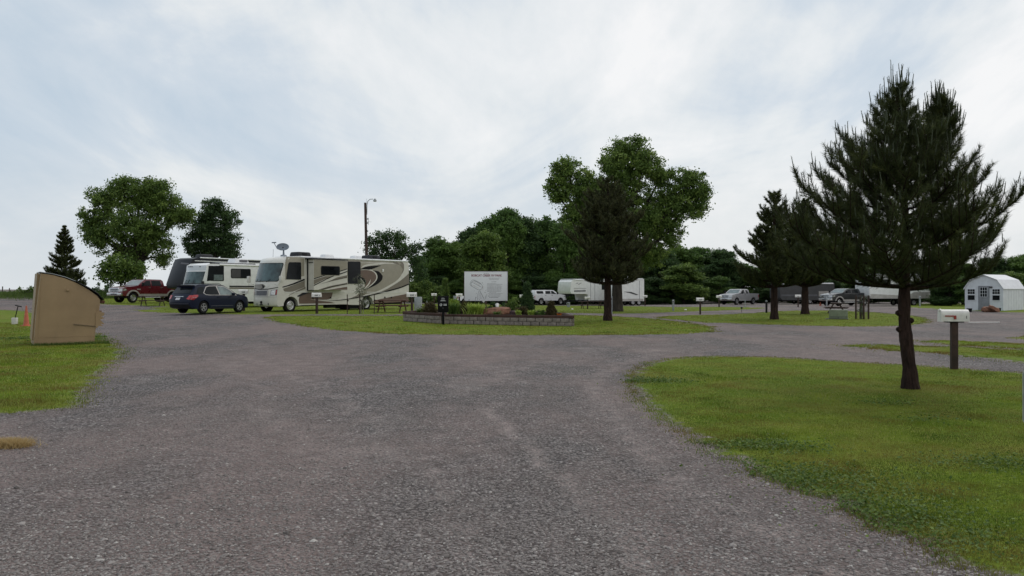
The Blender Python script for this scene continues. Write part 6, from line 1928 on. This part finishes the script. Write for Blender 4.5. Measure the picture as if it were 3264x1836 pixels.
# ------------------------------------------------------------------ light pole
D = 82; b = at(1168, D); root = thing('light_pole', 'tall brown wooden light pole with a curved lamp arm behind the motorhome', 'light pole', b)
k = D / F; Hh = CH + (YH - 646) * k - b.z
m = MB(); m.tube([(-.02, 0, -.2), (0, 0, Hh * .5), (-.12, 0, Hh)], [.17, .15, .12], 'wood_brown', 12)
for zz in (.66, .72, .80, .84): m.box((.13, -.05, Hh * zz), (.10, .10, .16), 'galvanised', bev=.02)
m.build('pole', root)
m = MB(); z0 = Hh - .2; m.tube([(.05, 0, z0 - 1.0), (.06, 0, z0), (.14, 0, z0 + .35), (.36, 0, z0 + .55), (.66, 0, z0 + .56)], .035, 'galvanised', 8); m.tube([(.04, 0, z0), (.0, 0, z0 + .6)], .012, 'galvanised', 5); m.build('lamp_arm', root)
m = MB(); m.lathe([(.0, .16), (.08, .14), (.17, -.02), (.18, -.12), (.1, -.16), (0, -.17)], 'galvanised', n=14, c=(.85, 0, z0 + .46)); m.build('lamp_head', root)
m = MB(); m.tube([(.2, 0, Hh * .85), (.2, 0, Hh * .78)], .02, 'galvanised', 6); m.tube([(.05, 0, Hh * .815), (.5, 0, Hh * .81)], .012, 'galvanised', 5); m.build('bracket', root)


# ------------------------------------------------------------------ pedestals, posts
def pedestal(label, px, D, w, h, mat='galvanised', kind='power_pedestal', group='utility pedestals of the camp sites', cat='utility box', outlet=True, depth=None):
    root = thing(kind, label, cat, at(px, D), R(random.uniform(-8, 8)), group)
    m = MB(); m.box((0, 0, h / 2), (w, depth or w, h), mat, bev=min(.02, w * .1)); m.build('post', root)
    if outlet:
        m = MB(); m.box((-w * .2, -(depth or w) * .5 - .05, h * .82), (w * .9, .12, h * .28), 'galvanised', bev=.015); m.box((-w * .2, -(depth or w) * .5 - .12, h * .84), (w * .5, .02, h * .12), 'dark_grey'); m.build('outlet_box', root)
    return root


pedestal('pale upright power pedestal alone in the far lawn right of the huge tree', 2146, 72, .17, 1.0)
pedestal('large blue-grey utility cabinet beside the thick mailbox post', 1333, 52, .42, 1.0, outlet=False, depth=.4)
pedestal('short pale post left of the garden bed', 1361, 74, .1, .55, outlet=False)
pedestal('pale pedestal right of the near pine trunk before the far trailer', 2932, 84, .14, 1.1)
pedestal('small grey pedestal behind the white pickup nose', 1812, 92, .35, .55, outlet=True)
pedestal('thin pale post in front of the silver pickup', 2375, 84, .06, .85, outlet=False)
pedestal('white post right of the grey trailer under the pines', 2635, 86, .12, 1.0, outlet=False)
pedestal('grey meter board on a post between the pine trunk and the huge tree trunk', 1950, 60, .1, 1.3, outlet=True)
root = thing('bollard', 'black post with a grey cap on the gravel left of the pine trunk', 'post', at(2443, 62)); m = MB(); m.box((0, 0, .42), (.13, .13, .84), 'plastic_black', bev=.01); m.build('post', root); m = MB(); m.box((0, 0, .9), (.12, .12, .14), 'galvanised', bev=.03); m.build('cap', root)
root = thing('garden_light', 'small black stake light on the gravel strip', 'light', at(2364, 64)); m = MB(); m.tube([(0, 0, 0), (0, 0, .3)], .015, 'plastic_black', 6); m.build('stake', root); m = MB(); m.lathe([(.03, .28), (.08, .34), (.09, .42), (0, .46)], 'plastic_black', n=10); m.build('head', root)
m = MB(); m.lathe([(.15, 0), (.12, .05), (.03, .42), (0, .42)], 'orange', n=12); o = m.build('traffic_cone'); o.location = at(2615, 90); tag(o, 'small red-orange cone by the grey trailer under the pines', 'traffic cone')

# green transformer
root = thing('transformer_box', 'pale green ground transformer box on the lawn under the pines', 'utility box', at(2672, 46.5), R(-20))
m = MB(); m.box((0, 0, .26), (.98, .66, .50), 'box_green', bev=.02); m.build('cabinet', root); m = MB(); m.box((0, 0, .525), (1.02, .70, .035), 'box_green', bev=.01); m.build('lid', root)
m = MB(); m.box((0, -.335, .16), (.92, .012, .02), 'dark_grey'); m.box((0, -.335, .10), (.02, .012, .12), 'dark_grey'); m.build('door_seam', root); m = MB(); m.box((-.08, -.1, .03), (1.2, .8, .06), 'dark_grey'); m.build('pad', root)
# tree guard
root = thing('tree_guard', 'tree guard of dark stakes and wire mesh round a young tree', 'tree guard', at(2747, 46.5))
for i, (x, y) in enumerate(((-.36, -.05), (-.02, -.3), (.36, -.05), (.05, .3))):
    m = MB(); m.box((x, y, .68), (.075, .075, 1.4), 'post_brown', bev=.004); m.build('stake', root)
m = MB()
for z in (.48, 1.0, 1.3): m.tube([(-.36, -.05, z), (-.02, -.3, z), (.36, -.05, z), (.05, .3, z), (-.36, -.05, z)], .014, 'dark_grey', 4, cap=False)
for a, b in (((-.36, -.05), (-.02, -.3)), ((-.02, -.3), (.36, -.05))):
    for j in range(1, 5):
        x = a[0] + (b[0] - a[0]) * j / 5; y = a[1] + (b[1] - a[1]) * j / 5; m.tube([(x, y, 0), (x, y, 1.32)], .005, 'wood_grey', 4)
m.build('wire_mesh', root)
shrub('young_tree', 'young tree inside the stake and wire guard', 2747, 46.5, .5, 1.9, 'leaf_dark', 121, 0, size=.03, nper=20, cat='tree', n=14)


# sapling with stakes before the motorhome
def sapling(px, D, H, label, seed, spread=.55, n=70):
    root = thing('sapling', label, 'tree', at(px, D)); r = random.Random(seed); m = MB(); tips = []
    for s_ in range(3):
        x0 = r.uniform(-.12, .12); top = (x0 + r.uniform(-.5, .15) * spread, r.uniform(-.2, .2), H * r.uniform(.75, 1)); P = [(x0, 0, 0), (x0 * .8, 0, H * .35), ((x0 + top[0]) / 2 - .04, top[1] / 2, H * .65), top]
        m.tube(P, [.022, .018, .012, .004], 'bark_pale', 5)
        for j in range(8):
            t = r.uniform(.3, .95); q = Vector(P[1]).lerp(Vector(top), t); e = q + Vector((r.uniform(-.5, .5) * spread, r.uniform(-.3, .3), r.uniform(-.15, .35))); m.tube([q, q.lerp(e, .5) + Vector((0, 0, .05)), e], [.008, .006, .003], 'bark_pale', 4, cap=False); tips += [tuple(e), tuple(q.lerp(e, .6))]
    m.build('trunk', root)
    link('foliage', leaves_mesh('foliage', np.array(tips), .16, n // 4, .028, 'leaf_sage', seed), root)
    return root


sapling(1152, 49.3, 2.35, 'thin staked sapling with sparse pale leaves before the tan motorhome', 131)
for i, px in enumerate((1107, 1146, 1193)):
    m = MB(); m.box((0, 0, .58), (.045, .045, 1.2), 'post_brown'); m.box((.04, 0, .82), (.06, .05, .10), 'plastic_black'); o = m.build('garden_stake'); o.location = at(px, 48.8 + .3 * i)
    tag(o, ['thin dark stake left of the sapling, before the motorhome', 'thin dark stake at the stems of the sapling', 'thin dark stake right of the sapling, before the rear wheel'][i], 'stake', 'stakes round the sapling')
shrub('bush', 'rounded pale shrub at the foot of the sapling', 1163, 50.5, .75, .95, 'leaf_sage', 133, .45, size=.03, nper=30, n=14)


# ------------------------------------------------------------------ shed
def shed():
    deg = 35; D0 = 60; X0 = .6023 * D0; base = tz(X0, D0) - .03; c, s = math.cos(R(deg)), math.sin(R(deg)); W, L, he, hp = 2.75, 3.3, 1.72, 2.68
    # local: x along the gable front (right = 0, going left negative), y back
    root = thing('garden_shed', 'small white barn-roofed shed with a grey door at the right edge', 'shed', (X0, D0, base), R(deg) - math.pi / 2)
    prof = [(0, 0), (0, he), (-.42, he + .58), (-W / 2, hp), (-W + .42, he + .58), (-W, he), (-W, 0)]
    m = MB(); n = len(prof); V = [(x, 0, z) for x, z in prof] + [(x, L, z) for x, z in prof]; m.add(V, [list(range(n)), [n + i for i in range(n)]] + [[i, (i + 1) % n, (i + 1) % n + n, i + n] for i in range(n)], 'shed_white')
    for i in range(1, 8): m.box((.004, L * i / 8, he / 2), (.006, .012, he - .02), 'cap_white')
    m.build('wall', root, 0)
    r_ = MB(); ov = [(.07, he - .06), (-.40, he + .63), (-W / 2, hp + .06), (-W + .40, he + .63), (-W - .07, he - .06)]; inn = [(x * .99 - .005, z - .04) for x, z in ov]
    k = len(ov); V = [(x, -.1, z) for x, z in ov + inn[::-1]] + [(x, L + .1, z) for x, z in ov + inn[::-1]]; k2 = 2 * k
    r_.add(V, [[i, i + 1, i + 1 + k2, i + k2] for i in range(k2 - 1)] + [[k2 - 1, 0, k2, 2 * k2 - 1]] + [[i, i + 1, k2 - 2 - i, k2 - 1 - i] for i in range(k - 1)] + [[k2 + i, k2 + i + 1, k2 + k2 - 2 - i, k2 + k2 - 1 - i] for i in range(k - 1)], 'shed_roof')
    r_.build('roof', root, 0)
    dx = -1.36; d = MB(); d.box((dx, -.015, .98), (.80, .04, 1.86), 'shed_door'); d.box((dx, -.03, 1.90), (.9, .05, .05), 'shed_white'); do = d.build('door', root)
    d = MB(); d.box((dx, -.04, 1.42), (.5, .02, .72), 'glass_dark'); d.build('door_window', root)
    d = MB()
    for i in range(4): d.box((dx - .25 + .5 * i / 3, -.055, 1.42), (.022, .012, .74), 'shed_white')
    for i in range(4): d.box((dx, -.056, 1.06 + .72 * i / 3), (.52, .012, .022), 'shed_white')
    d.build('window_grid', do)
    d = MB(); d.lathe([(0, 0), (.03, .01), (.03, .04), (0, .05)], 'chrome', 'Y', 8, c=(dx + .34, -.09, .9)); d.build('handle', do)
    for wx in (-.48, -2.26):
        w = MB(); w.box((wx, -.02, 1.22), (.62, .04, .92), 'shed_white'); wo = w.build('window', root); w = MB(); w.box((wx, -.045, 1.45), (.5, .012, .36), 'glass_dark'); w.box((wx, -.045, 1.0), (.5, .012, .36), 'glass_dark'); w.build('pane', wo)
        w = MB(); w.box((wx, -.055, 1.45), (.5, .012, .02), 'shed_white')
        for q in (-.08, .08): w.box((wx + q, -.055, 1.45), (.02, .012, .36), 'shed_white')
        w.build('grid', wo)
    d = MB(); d.box((-.85, -.05, 1.78), (.2, .1, .12), 'dark_grey', bev=.02); d.build('wall_lamp', root)


shed()
rock('rock', 'wide red-brown boulder beside the shed door', 3152, 58.3, (1.05, .6, .42), 'rock_red', 13, 0, R(10))
rock('rock', 'leaning red slab resting on the boulders by the shed', 3166, 57.8, (.85, .4, .30), 'rock_red', 17, .12, R(0), R(28))
rock('rock', 'small rounded red stone right of the leaning slab by the shed', 3172, 58.0, (.5, .4, .36), 'rock_red', 19, 0)
for px, lab in ((3090, 'black flower pot left of the shed door'), (3182, 'dark round pot right of the rocks by the shed')):
    m = MB(); m.lathe([(0, 0), (.14, 0), (.19, .26), (.17, .26), (.15, .2), (0, .2)], 'plastic_black', n=14); o = m.build('flower_pot'); o.location = at(px, 58.9); tag(o, lab, 'flower pot', 'pots by the shed')
# white pipe lying on the gravel
m = MB(); m.tube([(0, 0, .03), (.7, .15, .03), (1.6, .1, .03)], .03, 'pipe_white', 8); o = m.build('pipe'); x, y = ground_pt(3088, 1030); o.location = (x, y, tz(x, y)); tag(o, 'white pipe lying on the gravel right of the near mailbox', 'pipe')
# sign seen edge-on at the right border
root = thing('road_sign', 'dark-faced rounded metal sign cut by the right edge of the photo', 'sign', at(3302, 9.5), 0); k = 9.5 / F; z0 = CH - (1350 - YH) * k; z1 = CH - (1178 - YH) * k
m = MB()
def rr_plate(mb, w, h, cz, y0, y1, mat, r=.045):
    P = rrect(-w / 2, w / 2, cz - h / 2, cz + h / 2, r, 4); n = len(P)
    mb.add([(x, y0, z) for x, z in P] + [(x, y1, z) for x, z in P], [list(range(n)), [n + i for i in range(n)]] + [[i, (i + 1) % n, (i + 1) % n + n, i + n] for i in range(n)], mat)
rr_plate(m, .31, z1 - z0, (z0 + z1) / 2, 0, .004, 'galvanised'); rr_plate(m, .285, z1 - z0 - .03, (z0 + z1) / 2, -.002, .0, 'sign_black', .035); m.build('plate', root)
m = MB(); m.box((0, .03, z1 / 2 - .05), (.05, .04, z1 + .05), 'galvanised'); m.build('post', root)
# small white litter specks on far lawns
for px, D, lab in ((1824, 80, 'small white cap on the lawn left of the picnic table'), (2185, 74, 'small white cap on the lawn right of the lone pedestal')):
    m = MB(); m.lathe([(.13, 0), (.12, .05), (.06, .09), (0, .10)], 'pipe_white', n=12); o = m.build('cleanout_cap'); o.location = at(px, D, .05); tag(o, lab, 'pipe cap', 'white pipe caps in the lawn')
# ------------------------------------------------------------------ camera, sky, light
cam = bpy.data.cameras.new('Camera'); co = bpy.data.objects.new('Camera', cam); COL.objects.link(co)
cam.sensor_width = 36; cam.lens = F / 3264 * 36; cam.clip_end = 9000; cam.clip_start = .05
co.location = (0, 0, CH); co.rotation_euler = (R(90) + math.atan(4 / F), 0, 0)
scene.camera = co

EL, AZ = 52, 35      # sun behind the cloud: high, ahead and to the right
sun = bpy.data.lights.new('Sun', 'SUN'); sun.energy = 0.7; sun.angle = R(28); sun.color = (1, .97, .92)
so = bpy.data.objects.new('Sun', sun); COL.objects.link(so)
sd = Vector((math.sin(R(AZ)) * math.cos(R(EL)), math.cos(R(AZ)) * math.cos(R(EL)), math.sin(R(EL))))
so.rotation_euler = sd.to_track_quat('Z', 'Y').to_euler()

w = bpy.data.worlds.new('World'); scene.world = w; w.use_nodes = True; nt = w.node_tree
bg = nt.nodes['Background']; bg.inputs['Strength'].default_value = 0.1
sky = nt.nodes.new('ShaderNodeTexSky'); sky.sky_type = 'NISHITA'; sky.sun_disc = False; sky.sun_elevation = R(EL); sky.sun_rotation = R(AZ)
tc = nt.nodes.new('ShaderNodeTexCoord').outputs['Generated']
sp = nt.nodes.new('ShaderNodeSeparateXYZ'); nt.links.new(tc, sp.inputs[0])


def mth(op, a, b=None, clamp=False):
    n = nt.nodes.new('ShaderNodeMath'); n.operation = op; n.use_clamp = clamp
    for s, v in zip(n.inputs, (a, b)):
        if v is None: continue
        if isinstance(v, (int, float)): s.default_value = v
        else: nt.links.new(v, s)
    return n.outputs[0]


zz = mth('MAXIMUM', sp.outputs[2], 0.0); den = mth('ADD', zz, .30)
cx = mth('DIVIDE', sp.outputs[0], den); cy = mth('DIVIDE', sp.outputs[1], den)
cb = nt.nodes.new('ShaderNodeCombineXYZ'); nt.links.new(cx, cb.inputs[0]); nt.links.new(cy, cb.inputs[1])
v1 = mapping(nt, cb.outputs[0], (1.0, .75, 1), (0, 0, R(35)), (4.3, 1.7, 0))
n1 = nt.nodes.new('ShaderNodeTexNoise'); n1.inputs['Scale'].default_value = 1.35; n1.inputs['Detail'].default_value = 8; n1.inputs['Roughness'].default_value = .56; n1.inputs['Distortion'].default_value = .9
nt.links.new(v1, n1.inputs['Vector'])
v2 = mapping(nt, cb.outputs[0], (1.0, .35, 1), (0, 0, R(-38)), (1.2, 6.7, 0))
n2 = noise(nt, v2, 2.6, 7, .62)
dens_ = mth('ADD', mth('MULTIPLY', n1.outputs['Fac'], .66), mth('MULTIPLY', n2, .34))
bias = mth('ADD', dens_, mth('MULTIPLY', sp.outputs[0], .14))
clouds = ramp(nt, bias, [(0.34, (3.8, 4.5, 5.2)), (0.44, (4.6, 5.1, 5.6)), (0.51, (5.65, 5.9, 6.05)), (0.60, (6.7, 6.7, 6.7))])
sk = mixc(nt, sky.outputs[0], clouds, .96)
# paler, greyer air close to the horizon
hz = ramp(nt, zz, [(0.0, (.8, .8, .8)), (0.16, (0, 0, 0))])
sk = mixc(nt, sk, (5.3, 5.5, 5.6), hz)
nt.links.new(sk, bg.inputs['Color'])

scene.view_settings.view_transform = 'Standard'; scene.view_settings.look = 'None'; scene.view_settings.exposure = 0.47; scene.view_settings.gamma = 1
scene.render.engine = 'CYCLES'
scene.cycles.max_bounces = 6; scene.cycles.transparent_max_bounces = 4
